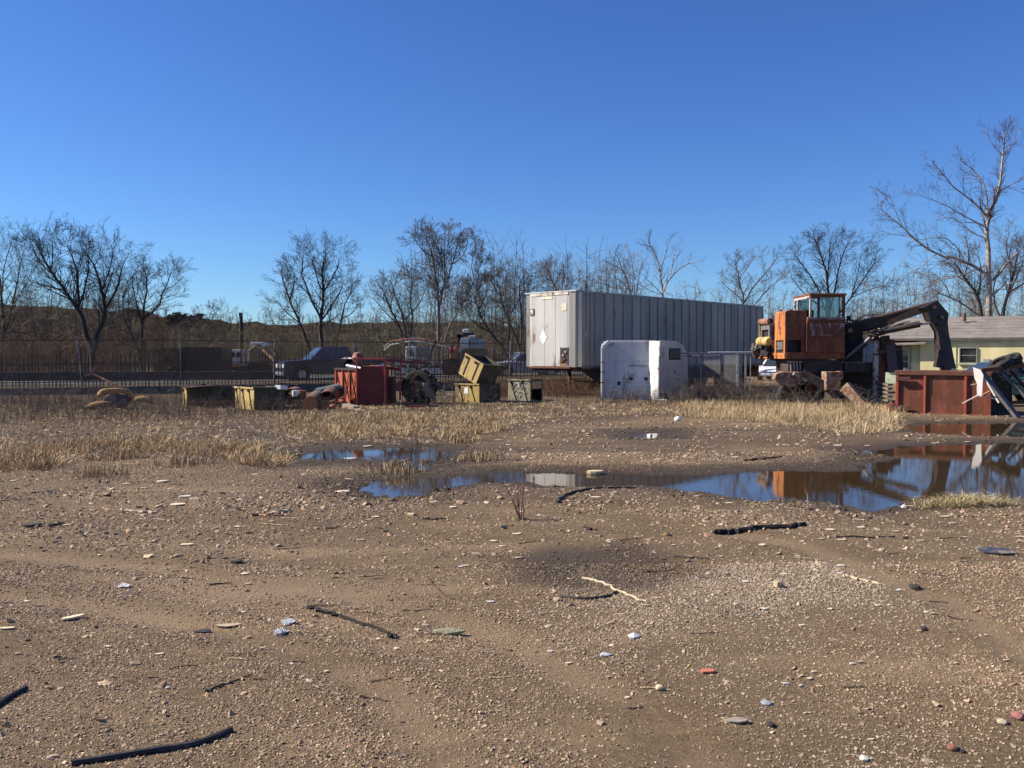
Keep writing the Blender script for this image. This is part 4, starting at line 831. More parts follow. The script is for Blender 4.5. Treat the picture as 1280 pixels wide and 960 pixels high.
# cab
cx0, cx1 = lp(1012, 440, 27.8).x, lp(1056, 440, 27.8).x; cy0, cy1 = -.1, 1.5
zc = lambda py: W(640, py, 27.8).z
def cb(x0, x1, y0, y1, p0, p1, name, m, **k): return MB().box(x0, x1, y0, y1, zc(p0), zc(p1)).build(name, m, LO, **k)
cb(cx0, cx1, cy0, cy1, 440.5, 421.5, 'cab_lower_body', shade_rustor, bevel=.01)
cb(cx0+.0, cx1-.02, cy0-.012, cy0, 420.5, 403.5, 'cab_panel', greyor, bevel=.006)
cb(cx0+.01, cx1-.01, cy0+.01, cy1, 421.5, 399, 'cab_body', shade_rustor)
cb(cx0-.08, cx1+.01, cy0-.03, cy0+.03, 403.3, 400, 'cab_trim', shade_rustor, bevel=.005)
cb(cx0-.08, cx1, cy0-.02, cy1, 399.5, 396.5, 'cab_sill', greyor, bevel=.005)
cb(cx0-.10, cx0-.01, cy0, cy0+.08, 440, 400, 'cab_post', shade_rustor)
zs, zt = zc(397), zc(369.5)
for (xx, yy, mm, w_) in ((cx0-.01, cy0, cabwhite, .07), (cx1-.09, cy0, shade_rustor, .09), (cx0-.01, cy1-.08, cabwhite, .05), (cx1-.07, cy1-.08, shade_rustor, .06), (cx0+.25, cy0+.01, grime, .07), (cx1-.20, cy0+.012, shade_rustor, .03)):
    MB().box(xx, xx+w_, yy, yy+.06, zs, zt).build('cab_post', mm, LO, bevel=.008)
MB().box(cx0-.012, cx0+.05, cy0+.061, cy1-.08, zt-.07, zt+.012).build('cab_post', cabwhite, LO)
MB().box(cx0-.012, cx0+.04, cy0+.07, cy1-.1, zs-.02, zs+.06).build('cab_post', shade_rustor, LO)
MB().box(cx0-.02, cx0+.03, cy1-.42, cy1-.36, zs, zt-.05).build('cab_post', cabwhite, LO)
MB().box(cx0-.03, cx1+.03, cy0-.04, cy1+.02, zt+.003, zt+.075).build('cab_roof', shade_rustor, LO, bevel=.02)
MB().box(cx0+.06, cx1-.09, cy0+.0, cy0+.05, zt-.05, zt).build('cab_header', shade_rustor, LO)
cg = clearglass()
MB().box(cx0+.32, cx1-.20, cy0+.022, cy0+.03, zs, zt-.05).build('cab_window', cg, LO); MB().box(cx0+.005, cx0+.012, cy0+.09, cy1-.43, zs+.06, zt-.07).build('cab_window', cg, LO)
MB().box(cx1-.05, cx1-.04, cy0+.09, cy1-.09, zs, zt-.02).build('cab_window', cg, LO); MB().box(cx0+.05, cx1-.08, cy1-.03, cy1-.02, zs, zt-.05).build('cab_window', cg, LO)
MB().box(cx0+.12, cx0+.42, .7, 1.1, zs-.2, zs+.30).build('operator_seat', grime, LO, bevel=.05)
MB().tube([(cx0+.35, .25, zs-.1), (cx0+.38, .2, zs+.22)], .02, 6).build('lever', grime, LO)
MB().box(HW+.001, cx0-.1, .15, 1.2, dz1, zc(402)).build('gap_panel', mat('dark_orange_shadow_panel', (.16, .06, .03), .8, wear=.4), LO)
# turntable and pedestal
MB().lathe([(0, 0), (.95, 0), (1.0, .05), (1.0, .26), (.8, .3), (0, .3)], 28, rotM(0, 0, 0, (1.15, 1.3, zz(464, 28)))).build('turntable', grime, LO, smooth=True)
fbox(985, 1005, 449, 466, 28.2, 29.5, 'hydraulic_valve', mat('valve_grey', (.10, .09, .08), .6, .4, wear=.4)); 
for k in range(4): MB().tube([lp(988+4*k, 452, 28.15), lp(989+4*k, 464, 28.15)], .03, 8).build('valve_rod', galv, LO)
fbox(985, 1004, 451, 453, 28.1, 28.3, 'valve_plate', galv)
fbox(1005, 1056, 450, 468, 28.0, 30.4, 'pedestal', grime)
# carrier frame and outriggers
fbox(1002, 1098, 462, 470, 28.6, 28.8, 'frame_rail', grime); fbox(975, 1098, 464, 470, 30.0, 30.2, 'frame_rail', grime)
fbox(1053, 1092, 453.5, 466, 28.0, 30.2, 'flat_deck', grime, bevel=.02); fbox(1052, 1091, 452.3, 453.8, 27.95, 30.2, 'deck_edge', mat('worn_edge_grey', (.12, .11, .10), .6, wear=.4))
fbox(1060, 1098, 466, 500, 28.7, 30.3, 'tank', grime, bevel=.05)
rustp = mat('flaky_rust_plate', (.20, .075, .035), .85, wear=.5, wearcol=(.30, .22, .16), scale=3)
o_ = MB(); o_.prism([(lp(968, 474, 27.7).x, lp(968, 474, 27.7).z), (lp(970, 467, 27.7).x, lp(0, 467, 27.7).z), (lp(978, 464.5, 27.7).x, lp(0, 464.5, 27.7).z), (lp(1003, 465, 27.7).x, lp(0, 465, 27.7).z), (lp(1006, 471, 27.7).x, lp(0, 471, 27.7).z), (lp(994, 484, 27.7).x, lp(0, 484, 27.7).z), (lp(975, 482, 27.7).x, lp(0, 482, 27.7).z)], -.2, .1)
o_.build('outrigger_head', rustp, LO, bevel=.03)
MB().beam(lp(992, 467, 27.6), lp(1008, 476, 27.6), .12, .1).build('outrigger_arm', mat('bleached_timber', (.28, .24, .19), .9, wear=.3, streak=True), LO)
MB().beam(lp(1002, 466, 27.8), lp(1042, 489, 27.5), .16, .30).build('outrigger_arm', grime, LO); MB().beam(lp(1010, 472, 28.2), lp(1030, 468, 28.2), .1, .14).build('outrigger_arm', galv, LO)
fbox(1032.5, 1051, 464.5, 488, 27.35, 27.9, 'outrigger_plate', rustp, bevel=.02); fbox(1050, 1054, 464, 474, 27.36, 27.8, 'outrigger_plate', rustp)
MB().beam(lp(1056, 483, 27.2), lp(1087, 514, 26.6), .22, .36, .2, .2).build('outrigger_leg', rustp, LO, bevel=.01)
for px in (990, 1012, 1072): wheel(LO, tuple(lp(px, 491, 29.0)), .47, .35)
wheel(LO, tuple(lp(1085, 490, 30.2)), .47, .35)
fbox(992, 1020, 478, 481, 28.3, 28.6, 'axle_beam', mat('axle_grey', (.2, .18, .16), .8, wear=.4), bevel=.03)
# boom: main arm, elbow, stick, cylinders
boomm = mat('boom_dark_paint', (.022, .019, .020), .5, wear=.25, wearcol=(.06, .03, .02), scale=2)
MB().box(-.22, .22, -.25, .25, 0, 1.0, rotM(0, 0, 0, lp(1066, 452, 28.6))).build('boom_post', grime, LO)
def arm(pts, name, m, **k):
    M_ = MB()
    for (a_, da, wa, ha), (b2, db, wb, hb) in zip(pts, pts[1:]): M_.beam(lp(*a_, da), lp(*b2, db), wa, ha, wb, hb, up=(0, -1, 0))
    return M_.build(name, m, LO, **k)
arm([((1046, 416), 28.6, .30, .3), ((1100, 402), 27.9, .34, .3), ((1150, 386.5), 27.2, .27, .3), ((1171, 382), 27.0, .28, .3)], 'main_boom', boomm, bevel=.01)
arm([((1050, 408.5), 28.5, .05, .36), ((1168, 377), 27.0, .05, .36)], 'boom_top_plate', mat('boom_plate_brown', (.05, .036, .032), .7, wear=.4), bevel=.004)
ex = [(1150, 385), (1169, 375.5), (1183, 392), (1182, 403), (1172, 408), (1160, 400), (1157, 390)]
q_ = [lp(a, b2, 26.9) for a, b2 in ex]; MB().prism([(v.x, v.z) for v in q_], 26.75-27.9, 27.15-27.9).build('elbow_plate', boomm, LO, bevel=.01)
sx = [(1160, 397), (1182, 392), (1184, 415), (1194, 464), (1179, 464), (1172, 438), (1171, 415)]
q_ = [lp(a, b2, 26.9) for a, b2 in sx]; MB().prism([(v.x, v.z) for v in q_], 26.80-27.9, 27.10-27.9).build('stick', boomm, LO, bevel=.01)
MB().prism([(v.x, v.z) for v in [lp(1160, 398, 26.8), lp(1166, 398, 26.8), lp(1177, 430, 26.8), lp(1174, 438, 26.8), lp(1171, 415, 26.8)]], 26.74-27.9, 26.79-27.9).build('stick_web', mat('stick_web_brown', (.06, .045, .04), .7, wear=.3), LO)
MB().box(-.1, .1, -.1, .1, -.28, .28, rotM(0, .15, 0, lp(1174, 448, 26.85))).build('grapple_rotator', grime, LO)
for pt in ((1168, 384), (1178, 396), (1063, 413)): MB().tube([lp(*pt, 26.6), lp(*pt, 27.3)], .06, 12).build('pin', grime, LO)
MB().tube([lp(1104, 414, 27.6), lp(1150, 405, 27.1)], .10, 12).build('stick_cylinder', boomm, LO, smooth=True); MB().tube([lp(1150, 405, 27.1), lp(1163, 403.5, 27.0)], .04, 8).build('piston_rod', galv, LO)
MB().tube([lp(1094, 416, 27.7), lp(1106, 413, 27.6)], .13, 8).build('cylinder_mount', boomm, LO)
MB().tube([lp(1046, 455, 28.5), lp(1082, 427, 27.9)], .13, 12).build('lift_cylinder', boomm, LO, smooth=True); MB().tube([lp(1082, 427, 27.9), lp(1100, 411, 27.6)], .055, 8).build('piston_rod', galv, LO, smooth=True)
MB().tube([lp(1052, 452, 28.2), lp(1088, 422, 27.5)], .05, 8).build('lift_pipe', mat('hose_grey', (.16, .16, .18), .5, .3), LO)
rr = random.Random(8)
for i in range(7): MB().tube(sag(lp(1056+4*i, 405+2*i, 28), lp(1090+8*i, 420-3*i, 27.5), 6, .10, rr), .016, 5).build('hydraulic_hose', grime, LO)
for i in range(4): MB().tube(sag(lp(1055, 400+3*i, 28.4), lp(1082, 404+2*i, 28.0), 5, .07, rr), .03, 6).build('hydraulic_hose', grime, LO)
MB().tube([lp(1062, 400, 28.4), lp(1060, 395, 28.4)], .07, 8).build('fitting', grime, LO)

# ------------------------------------------------------------------ things round the loader
def leanbox(name, label, cat, boxes, m, d, px, **k): pass
sc = thing('scrap_heap', 'upright tangle of rusty scrap plates between the pipe and the red skip', 'scrap heap', Vector((X(1112, 27.5), 27.5, 0)))
o0 = Vector((X(1112, 27.5), 27.5, 0)); rr = random.Random(12)
for (x0, y0, x1, y1, w_, m_) in ((1101, 500, 1103, 422, .22, rustm), (1108, 465, 1106, 420, .28, grime), (1116, 465, 1112, 425, .3, mat('purple_brown_steel', (.09, .06, .065), .6, wear=.4)), (1124, 465, 1122, 432, .26, grime), (1112, 425, 1120, 434, .07, rustm), (1118, 465, 1118, 445, .35, rustm), (1099, 440, 1126, 436, .05, rustm)):
    MB().beam(W(x0, y0, 27.6+rr.random()*.5)-o0, W(x1, y1, 27.6+rr.random()*.4)-o0, w_, .10).build('scrap_plate', m_, sc, bevel=.01)
for k in range(5): MB().beam(W(1097, 478+5*k, 27.9)-o0, W(1113, 481+5*k, 27.3)-o0, .18, .06).build('plank', mat('grey_planks', (.20, .165, .13), .9, streak=True, wear=.3), sc)
t = thing('standing_pipe', 'white weathered pipe standing upright behind the loader frame', 'pipe', Vector((X(1095, 27.9), 27.9, 0)))
MB().tube([(0, 0, 0), (0, 0, zz(426, 27.9))], .095, 16).build('pipe', mat('dirty_white_pipe', (.50, .46, .42), .6, wear=.4, scale=4), t, smooth=True)
MB().tube([(0, 0, zz(426, 27.9)), (0, 0, zz(420, 27.9))], [.11, .07], 12).build('pipe_cap', rustm, t, smooth=True); MB().tube([(0, 0, zz(444, 27.9)), (0, 0, zz(442, 27.9))], .11, 16).build('collar', rustm, t)
# blue grey box body behind
t = thing('truck_box', 'blue grey metal truck box with a rusty roof edge seen under the boom', 'truck box', Vector((X(1052, 36), 36, 0)), R(-6))
bb = mat('blue_grey_sheet', (.20, .25, .30), .6, wear=.25, streak=True); bw_ = X(1096, 36)-X(1052, 36)
for i in range(3): MB().box(bw_*i/3+.01, bw_*(i+1)/3-.01, 0, .05, .5, zz(426, 36)).build('side_panel', bb, t, bevel=.01)
MB().box(0, bw_, .05, 2, .5, zz(426, 36)-.02).build('box_core', bb, t); MB().box(-.04, bw_+.04, -.04, 2.04, zz(426, 36), zz(423.5, 36)).build('roof_edge', rustm, t)
MB().beam((.9, -.05, .7), (1.3, -.05, 1.5), .05).build('brace', rustm, t); MB().box(.72, .82, -.05, 0, .5, 1.6).build('post', rustm, t)
for xv in (.4, bw_-.4): wheel(t, (xv, .4, .5), .48, .3)

# ------------------------------------------------------------------ rusty red skip at the right
redm = mat('rusty_red_skip_paint', (.25, .068, .042), .78, wear=.55, scale=1.3, streak=True); redb = mat('brighter_red_rib', (.36, .075, .045), .65, wear=.3, scale=2, streak=True)
sl = Vector((10.55, 23.75, 0)); srz = R(-27); SK = thing('skip', 'rusty red open steel skip beside the big puddle', 'skip', sl, srz)
SLn, SD_, SH = 2.30, 1.9, 1.19
for x0, x1 in ((0.08, .70), (.76, 1.68), (1.74, SLn-.05)): MB().box(x0, x1, .0, .03, .04, SH-.10).build('front_plate', redm, SK, bevel=.004)
for xv in (.70, 1.68): MB().box(xv, xv+.055, -.05, .03, .03, SH-.10).build('rib', redb, SK, bevel=.008)
MB().box(SLn-.05, SLn, -.04, .04, .0, SH-.08).build('rib', redm, SK); MB().box(0, .08, -.05, .06, 0, SH-.04).build('rib', redb, SK, bevel=.01)
MB().prism([(-.02, SH-.11), (SLn, SH-.12), (SLn+.02, SH), (-.02, SH+.02)], -.06, .05).build('top_rail', mat('rail_brown', (.15, .065, .045), .7, wear=.45), SK, bevel=.012)
MB().box(.0, .03, .04, SD_, .03, SH-.05).build('side_plate', redm, SK); MB().box(SLn-.03, SLn, .041, SD_, .03, SH-.05).build('side_plate', redm, SK)
MB().box(0, SLn, SD_-.03, SD_, .03, SH).build('back_plate', redm, SK); MB().box(.03, SLn-.03, .03, SD_-.03, .03, .08).build('floor_plate', redm, SK)
MB().box(.05, SLn, -.03, .0, .01, .05).build('bottom_rail', redb, SK)
for z in (SH-.22, .18):
    MB().prism([(.02, z-.05), (.30, z-.05), (.38, z), (.38, z+.06), (.02, z+.06)], -.12, -.051).build('hinge_bracket', mat('bracket_brown', (.10, .035, .025), .8, wear=.4), SK, bevel=.008)
MB().box(-.20, -.02, -.10, .05, 0, .30).build('bracket_foot', redm, SK, bevel=.02); MB().box(.86, .89, -.01, .0, .55, 1.02).build('slot', grime, SK)
rr = random.Random(6)
for i in range(9):
    c_ = (rr.uniform(.2, SLn-.3), rr.uniform(.3, SD_-.3), rr.uniform(.9, 1.12)); MB().box(-.3, .3, -.12, .12, -.03, .03, rotM(rr.uniform(-.5, .5), rr.uniform(-.4, .4), rr.random()*3, c_)).build('scrap_sheet', rr.choice([grime, rustm, mat('dark_green_sheet', (.05, .09, .075), .5)]), SK)

# torn white sheet leaning on the skip, truss frame and its tyres
d2 = 22.4; fo = Vector((X(1228, d2), d2, 0)); FR = thing('trailer_frame', 'wrecked steel trailer frame tipped over with slanting girders at the right edge', 'frame', fo)
def fp(px, py, d): return W(px, py, d)-fo
gird = mat('grey_weathered_girder', (.105, .095, .09), .7, wear=.35, wearcol=(.07, .05, .04), scale=3, streak=True)
for a_, b2, d0, d1, w_, h_, m_ in (((1227, 465), (1279, 531), 22.5, 21.6, .20, .08, gird), ((1232, 474), (1262, 513), 22.3, 21.8, .05, .05, gird), ((1226, 463), (1300, 455), 22.5, 23, .07, .10, rustm),
        ((1251, 465), (1300, 515), 22.7, 22.2, .12, .08, gird), ((1262, 463), (1300, 503), 23.2, 22.9, .07, .07, rustm), ((1228, 492), (1262, 508), 22.3, 22.0, .10, .05, gird), ((1238, 466), (1244, 520), 23.6, 23.6, .5, .08, grime),
        ((1252, 468), (1254, 520), 23.8, 23.8, .5, .08, grime), ((1262, 520), (1300, 528), 22.2, 22, .12, .05, gird), ((1270, 455), (1300, 488), 23, 22.6, .09, .07, grime), ((1255, 505), (1300, 498), 22.9, 22.9, .08, .08, rustm), ((1283, 455), (1290, 520), 23.4, 23.4, .15, .1, grime)):
    MB().beam(fp(*a_, d0), fp(*b2, d1), w_, h_).build('girder', m_, FR, bevel=.008)
MB().beam(fp(1231.5, 474, 22.25), fp(1248.5, 503.5, 22.0), .02, .04).build('edge_strip', mat('bright_edge', (.6, .57, .52), .5), FR)
rr = random.Random(9)
for i in range(6): MB().tube(sag(fp(1240+6*i, 463, 22.7), fp(1246+7*i, 486+rr.uniform(-6, 6), 22.6), 5, .09, rr), .014, 5).build('dangling_cable', grime, FR)
MB().tube([fp(1240, 462, 22.9), fp(1275, 452, 23.2)], .09, 10).build('axle', grime, FR)
for (px, py, d, r_) in ((1251, 454.5, 22.9, .30), (1263.5, 450.5, 23.1, .28)):
    M = Matrix.Translation(fp(px, py, d)) @ Matrix.Rotation(R(-32), 4, 'Y') @ Matrix.Rotation(R(3), 4, 'X')
    prof = [(r_*.62, -.085), (r_*.9, -.10), (r_, -.07), (r_, .07), (r_*.9, .10), (r_*.62, .085)]
    w_ = MB().lathe(prof, 24, M, closed=True).build('tyre', tyrem, FR, smooth=True)
    MB().lathe([(0, .04), (r_*.6, .02), (r_*.62, -.04), (0, -.04)], 16, M).build('rim', grime, w_)
t = thing('torn_sheet', 'torn white painted sheet hanging on the corner of the red skip', 'metal sheet', Vector((X(1222, 22.3), 22.3, 0)), R(-38)); to = Vector((X(1222, 22.3), 22.3, 0))
wm = mat('bright_white_sheet', (.80, .76, .70), .6, wear=.06)
M_ = MB(); zA = lambda py: W(640, py, 22.3).z
M_.prism([(-.11, zA(459)), (.06, zA(462)), (.13, zA(468)), (.11, zA(495)), (.0, zA(497)), (-.02, zA(478)), (-.07, zA(473))], 0, .02)
M_.build('sheet', wm, t); MB().beam((.02, -.01, zA(494)), (-.32, -.12, zA(504.5)), .08, .02, .03).build('torn_strip', wm, t); MB().beam((.1, -.02, zA(494)), (.3, -.1, zA(488)), .05, .02, .02).build('torn_strip', mat('pinkish_splinter', (.45, .25, .18), .7), t)
MB().beam((-.03, 0, zA(480)), (-.14, -.05, zA(481)), .03, .02, .02).build('torn_strip', wm, t)

# ------------------------------------------------------------------ house
hy = mat('pale_yellow_render', (.64, .58, .32), .85, wear=.12, wearcol=(.40, .40, .26), scale=.9, streak=True, bmp=.15)
hg = mat('mint_green_render', (.48, .56, .40), .85, wear=.12, wearcol=(.3, .35, .26), scale=.9)
hx = Vector((X(1150, 46.8), 46.8, 0)); hrz = R(-32); HS = thing('house', 'low pale yellow house with a long grey shingle roof at the right', 'house', hx, hrz)
HWd, HDp, EH = 17.0, 7.5, 2.52
MB().box(0, HWd, 0, HDp, 0, EH).build('wall', hy, HS)
MB().box(-.10, HWd+.1, -.04, -.003, EH-.26, EH-.02).build('fascia_board', hg, HS)
shm = mat('weathered_roof_felt', (.215, .19, .17), .95, scale=.9, wear=.25, wearcol=(.15, .12, .10), streak=False)
RH = 1.2; ov_ = .17
m = MB(); m.add([(-2.5, -ov_, EH-.06), (HWd+.4, -ov_, EH-.06), (HWd+.4, HDp/2, EH+RH), (-1.4, HDp/2, EH+RH), (-2.5, -ov_, EH+.02), (HWd+.4, -ov_, EH+.02), (HWd+.4, HDp/2, EH+RH+.08), (-1.4, HDp/2, EH+RH+.08),
       (-2.5, HDp+ov_, EH-.06), (HWd+.4, HDp+ov_, EH-.06)], [(0, 1, 2, 3), (4, 7, 6, 5), (0, 4, 5, 1), (3, 2, 9, 8), (0, 3, 7, 4), (1, 5, 6, 2), (0, 3, 8)])
rf = m.build('roof', shm, HS)
for i in range(7):     # courses of felt with lifted lower edges
    f0 = i/7; f1 = (i+1)/7; y0, y1 = -ov_+(HDp/2+ov_)*f0, -ov_+(HDp/2+ov_)*f1; z0, z1 = EH+.03+(RH+.06)*f0, EH+.03+(RH+.06)*f1
    xl0, xl1 = -2.5+1.1*f0, -2.5+1.1*f1
    MB().add([(xl0, y0, z0+.012), (HWd+.4, y0, z0+.012), (HWd+.4, y1+.05, z1+.006), (xl1, y1+.05, z1+.006), (xl0, y0, z0-.01), (HWd+.4, y0, z0-.01)], [(0, 1, 2, 3), (0, 4, 5, 1)]).build('roof_course', shm, rf)
MB().tube([(1.9, 2.6, EH+1.0), (1.9, 2.6, EH+1.45)], .09, 8).build('roof_vent', rustm, rf)
MB().box(-2.5, HWd+.4, -ov_-.05, -ov_-.004, EH-.09, EH+.03).build('gutter', mat('dark_gutter', (.10, .09, .085), .7, wear=.3), rf)
# window with frame, sill, dark panes
dk = glassmat('dark_window_glass', (.018, .016, .018))
def hwindow(px0, px1, py0, py1, cols_, rows_, frame, y=-.004, parent=HS):
    # intersect the rays of the picture's window corners with the wall plane
    ca, sa = math.cos(hrz), math.sin(hrz)
    def u(px):
        k = (px-640)/F; return (k*hx.y-hx.x - (k*0))/(ca-k*sa)
    u0, u1 = u(px0), u(px1); dm = hx.y+(u0+u1)/2*sa; z0, z1 = W(640, py1, dm).z, W(640, py0, dm).z
    w = MB().box(u0, u1, y-.02, y, z0, z1).build('window', dk, parent)
    fr = MB(); t_ = .05
    for a_ in ((u0-t_, u0, z0-t_, z1+t_), (u1, u1+t_, z0-t_, z1+t_), (u0, u1, z1, z1+t_), (u0, u1, z0-t_, z0)): fr.box(a_[0], a_[1], y-.07, y-.001, a_[2], a_[3])
    for i in range(1, cols_): xx = u0+(u1-u0)*i/cols_; fr.box(xx-.02, xx+.02, y-.04, y-.021, z0, z1)
    for i in range(1, rows_): z = z0+(z1-z0)*i/rows_; fr.box(u0, u1, y-.038, y-.0215, z-.018, z+.018)
    fr.build('frame', frame, w); MB().box(u0-.1, u1+.1, y-.12, y-.001, z0-t_-.06, z0-t_-.003).build('sill', hg if cols_ == 1 else whitep, w)
    return w
hwindow(1200, 1220, 435.5, 453, 1, 2, mat('grey_green_window_frame', (.22, .24, .2), .7))
MB().box(3.0, 3.3, -.12, -.003, 1.05, 1.45).build('meter_box', mat('grey_meter_box', (.32, .32, .32), .5), HS)
MB().tube([(1.72, -.03, 1.0), (1.72, -.03, 2.2)], .02, 6).build('conduit', hg, HS)
MB().box(-.5, 0, .5, .6, 0, EH-.1).build('corner_wall', hg, HS)
MB().box(-2.25, -.02, 1.1, 1.2, 0, EH).build('porch_wall', hg, HS)
w = MB().box(-1.75, -.72, 1.07, 1.10, .95, 2.02).build('window', dk, HS)
fr = MB()
for a_ in ((-1.81, -1.75, .9, 2.08), (-.72, -.66, .9, 2.08), (-1.75, -.72, 2.02, 2.08), (-1.75, -.72, .89, .95), (-1.26, -1.21, .95, 2.02)): fr.box(a_[0], a_[1], 1.02, 1.099, a_[2], a_[3])
for z in (1.30, 1.66): fr.box(-1.75, -.72, 1.045, 1.069, z-.015, z+.015)
fr.build('frame', whitep, w); MB().box(-1.9, -.58, .95, 1.098, .80, .885).build('sill', whitep, w)
m = MB(); m.add([(-2.7, -.5, EH-.30), (.30, -.5, EH-.22), (.30, 1.2, EH+.05), (-2.7, 1.2, EH+.05), (-2.7, -.5, EH-.38), (.30, -.5, EH-.30)], [(0, 1, 2, 3), (0, 4, 5, 1)]); m.build('porch_roof', shm, HS)
MB().box(-2.45, -2.32, -.45, -.33, 0, EH-.3).build('porch_post', hg, HS)

# ------------------------------------------------------------------ cars and trucks
chrome = mat('dull_chrome', (.42, .42, .43), .35, .8, var=.1, bmp=0); lampm = glassmat('headlight_glass', (.45, .45, .45), .1); tailm = glassmat('tail_lamp_red', (.35, .02, .02), .2)
def car(kind, label, cat, loc, rz, col, scale=1.0, name='parked_car'):
    t = thing(name, label, cat, loc, rz); t.scale = (scale,)*3
    pm = mat('car_paint_'+label.split()[0], col, .3, .0, var=.08, scale=1, bmp=0, spec=.7); wd = 1.8
    if kind == 'pickup':
        L = 5.4; wx = (.95, 4.35); wr = .40; wd = 1.95
        top = [(0, .50), (.02, .95), (.10, 1.08), (1.35, 1.16), (5.35, 1.14), (5.4, .55)]; cab0 = [(1.35, 1.14), (3.75, 1.14)]; cab1 = [(2.05, 1.82), (3.45, 1.84)]
    elif kind == 'suv':
        L = 4.6; wx = (.88, 3.65); wr = .36
        top = [(0, .45), (.03, .78), (.15, .92), (1.15, 1.02), (4.5, 1.02), (4.6, .5)]; cab0 = [(1.05, 1.0), (4.5, 1.0)]; cab1 = [(1.8, 1.56), (4.1, 1.55)]
    else:
        L = 4.5; wx = (.85, 3.55); wr = .33
        top = [(0, .40), (.03, .62), (.2, .74), (1.25, .90), (3.8, .92), (4.45, .86), (4.5, .45)]; cab0 = [(1.2, .88), (3.95, .90)]; cab1 = [(1.95, 1.40), (3.2, 1.40)]
    pol = [(L, .32), *[(p) for p in reversed(top)], (0, .32)]
    pol = list(reversed(top)); bot = [(.0, .30)]
    for xc in wx:
        for k in range(9): a_ = PI-k*PI/8; bot.append((xc+math.cos(a_)*(wr+.07), max(.30, wr+math.sin(a_)*(wr+.07))))
    bot.append((L, .30))
    poly = pol+bot      # top right->left, then the underside left->right
    MB().prism(poly, -wd/2, wd/2).build('body', pm, t, bevel=.05, smooth=True)
    (a0, za), (a1, zb) = cab0; (b0, zc_), (b1, zd) = cab1; h0 = wd/2-.06; h1 = wd/2-.24
    vs = [(a0, -h0, za), (a1, -h0, zb), (a1, h0, zb), (a0, h0, za), (b0, -h1, zc_), (b1, -h1, zd), (b1, h1, zd), (b0, h1, zc_)]
    fs = [(4, 5, 6, 7), (0, 1, 5, 4), (1, 2, 6, 5), (2, 3, 7, 6), (3, 0, 4, 7)]
    MB().add(vs, fs).build('cabin', pm, t, bevel=.04)
    gl = glassmat('car_glass', (.02, .025, .03))
    def pane(q, s, out):
        q = [Vector(vs[i]) for i in q]; c_ = sum(q, Vector())/4; nrm = (q[1]-q[0]).cross(q[3]-q[0]).normalized()
        if nrm.dot(c_-Vector(((a0+a1)/2, 0, 1))) < 0: nrm = -nrm
        return [c_+(p-c_)*s+nrm*out for p in q]
    MB().add(pane((0, 3, 7, 4), .84, .012), [(0, 1, 2, 3)]).build('windscreen', gl, t); MB().add(pane((1, 2, 6, 5), .84, .012), [(0, 1, 2, 3)]).build('rear_window', gl, t)
    for q in ((0, 1, 5, 4), (3, 2, 6, 7)):
        P_ = pane(q, .82, .012); n_s = 3 if kind == 'suv' else 2
        for k in range(n_s):
            f0, f1 = k/n_s+.01, (k+1)/n_s-.02
            MB().add([P_[0].lerp(P_[1], f0), P_[0].lerp(P_[1], f1), P_[3].lerp(P_[2], f1), P_[3].lerp(P_[2], f0)], [(0, 1, 2, 3)]).build('side_window', gl, t)
    for xc in wx:
        for s_ in (-1, 1): wheel(t, (xc, s_*(wd/2-.12), wr), wr, .24, rimm=chrome)
    hz_ = top[1][1]-.12
    for s_ in (-1, 1):
        MB().box(-.03, .14, s_*(wd/2-.20)-.17, s_*(wd/2-.20)+.17, hz_-.10, hz_+.10).build('headlight', lampm, t, bevel=.03); MB().box(L-.1, L+.02, s_*(wd/2-.12)-.1, s_*(wd/2-.12)+.1, .75, .95).build('tail_light', tailm, t)
        MB().box(a0+.3, a0+.42, s_*(wd/2+.10)-.09, s_*(wd/2+.10)+.09, za+.02, za+.18).build('mirror', pm, t, bevel=.02)
        MB().box(2.5, 2.7, s_*(wd/2+.012)-.012, s_*(wd/2+.012)+.012, za-.12, za-.08).build('door_handle', chrome, t)
        for xv in (1.45, 2.4, 3.3): MB().box(xv, xv+.012, s_*(wd/2+.002)-.002, s_*(wd/2+.002)+.002, .45, za-.03).build('door_seam', blackm, t)
    g0 = MB(); 
    for k in range(3): g0.box(-.025, .03, -wd*.26, wd*.26, hz_-.10+k*.08, hz_-.06+k*.08)
    g0.build('grille', chrome, t); MB().box(-.02, .03, -wd*.27, wd*.27, hz_-.12, hz_+.1).build('grille_opening', blackm, t)
    MB().box(-.09, .06, -wd/2+.05, wd/2-.05, .34, .52).build('bumper', chrome if kind == 'pickup' else pm, t, bevel=.04); MB().box(L-.03, L+.08, -wd/2+.05, wd/2-.05, .36, .54).build('bumper', chrome if kind == 'pickup' else pm, t, bevel=.04)
    if kind == 'suv':
        for s_ in (-1, 1): MB().tube([(2.0, s_*.58, 1.60), (3.9, s_*.58, 1.60)], .02, 6).build('roof_rack', chrome, t)
    return t
car('pickup', 'navy blue pickup truck parked behind the picket fence facing left', 'pickup truck', Vector((X(350, 42.2), 42.2, .34)), R(27), (.005, .010, .035), .93, 'pickup_truck')
car('suv', 'silver car parked behind the fence left of the trailer', 'car', Vector((X(612, 46), 46, .42)), R(14), (.22, .25, .30), .88)
car('sedan', 'white car glimpsed between the trailer and the loader', 'car', Vector((X(962, 55), 55, .0)), R(62), (.74, .74, .74), 1.0)
car('sedan', 'teal green car behind the rusty red skip under the stick', 'car', Vector((X(1160, 29), 29, .0)), R(-4), (.04, .13, .11), 1.0)

def rel(o, base): return lambda px, py, d: W(px, py, d)-base
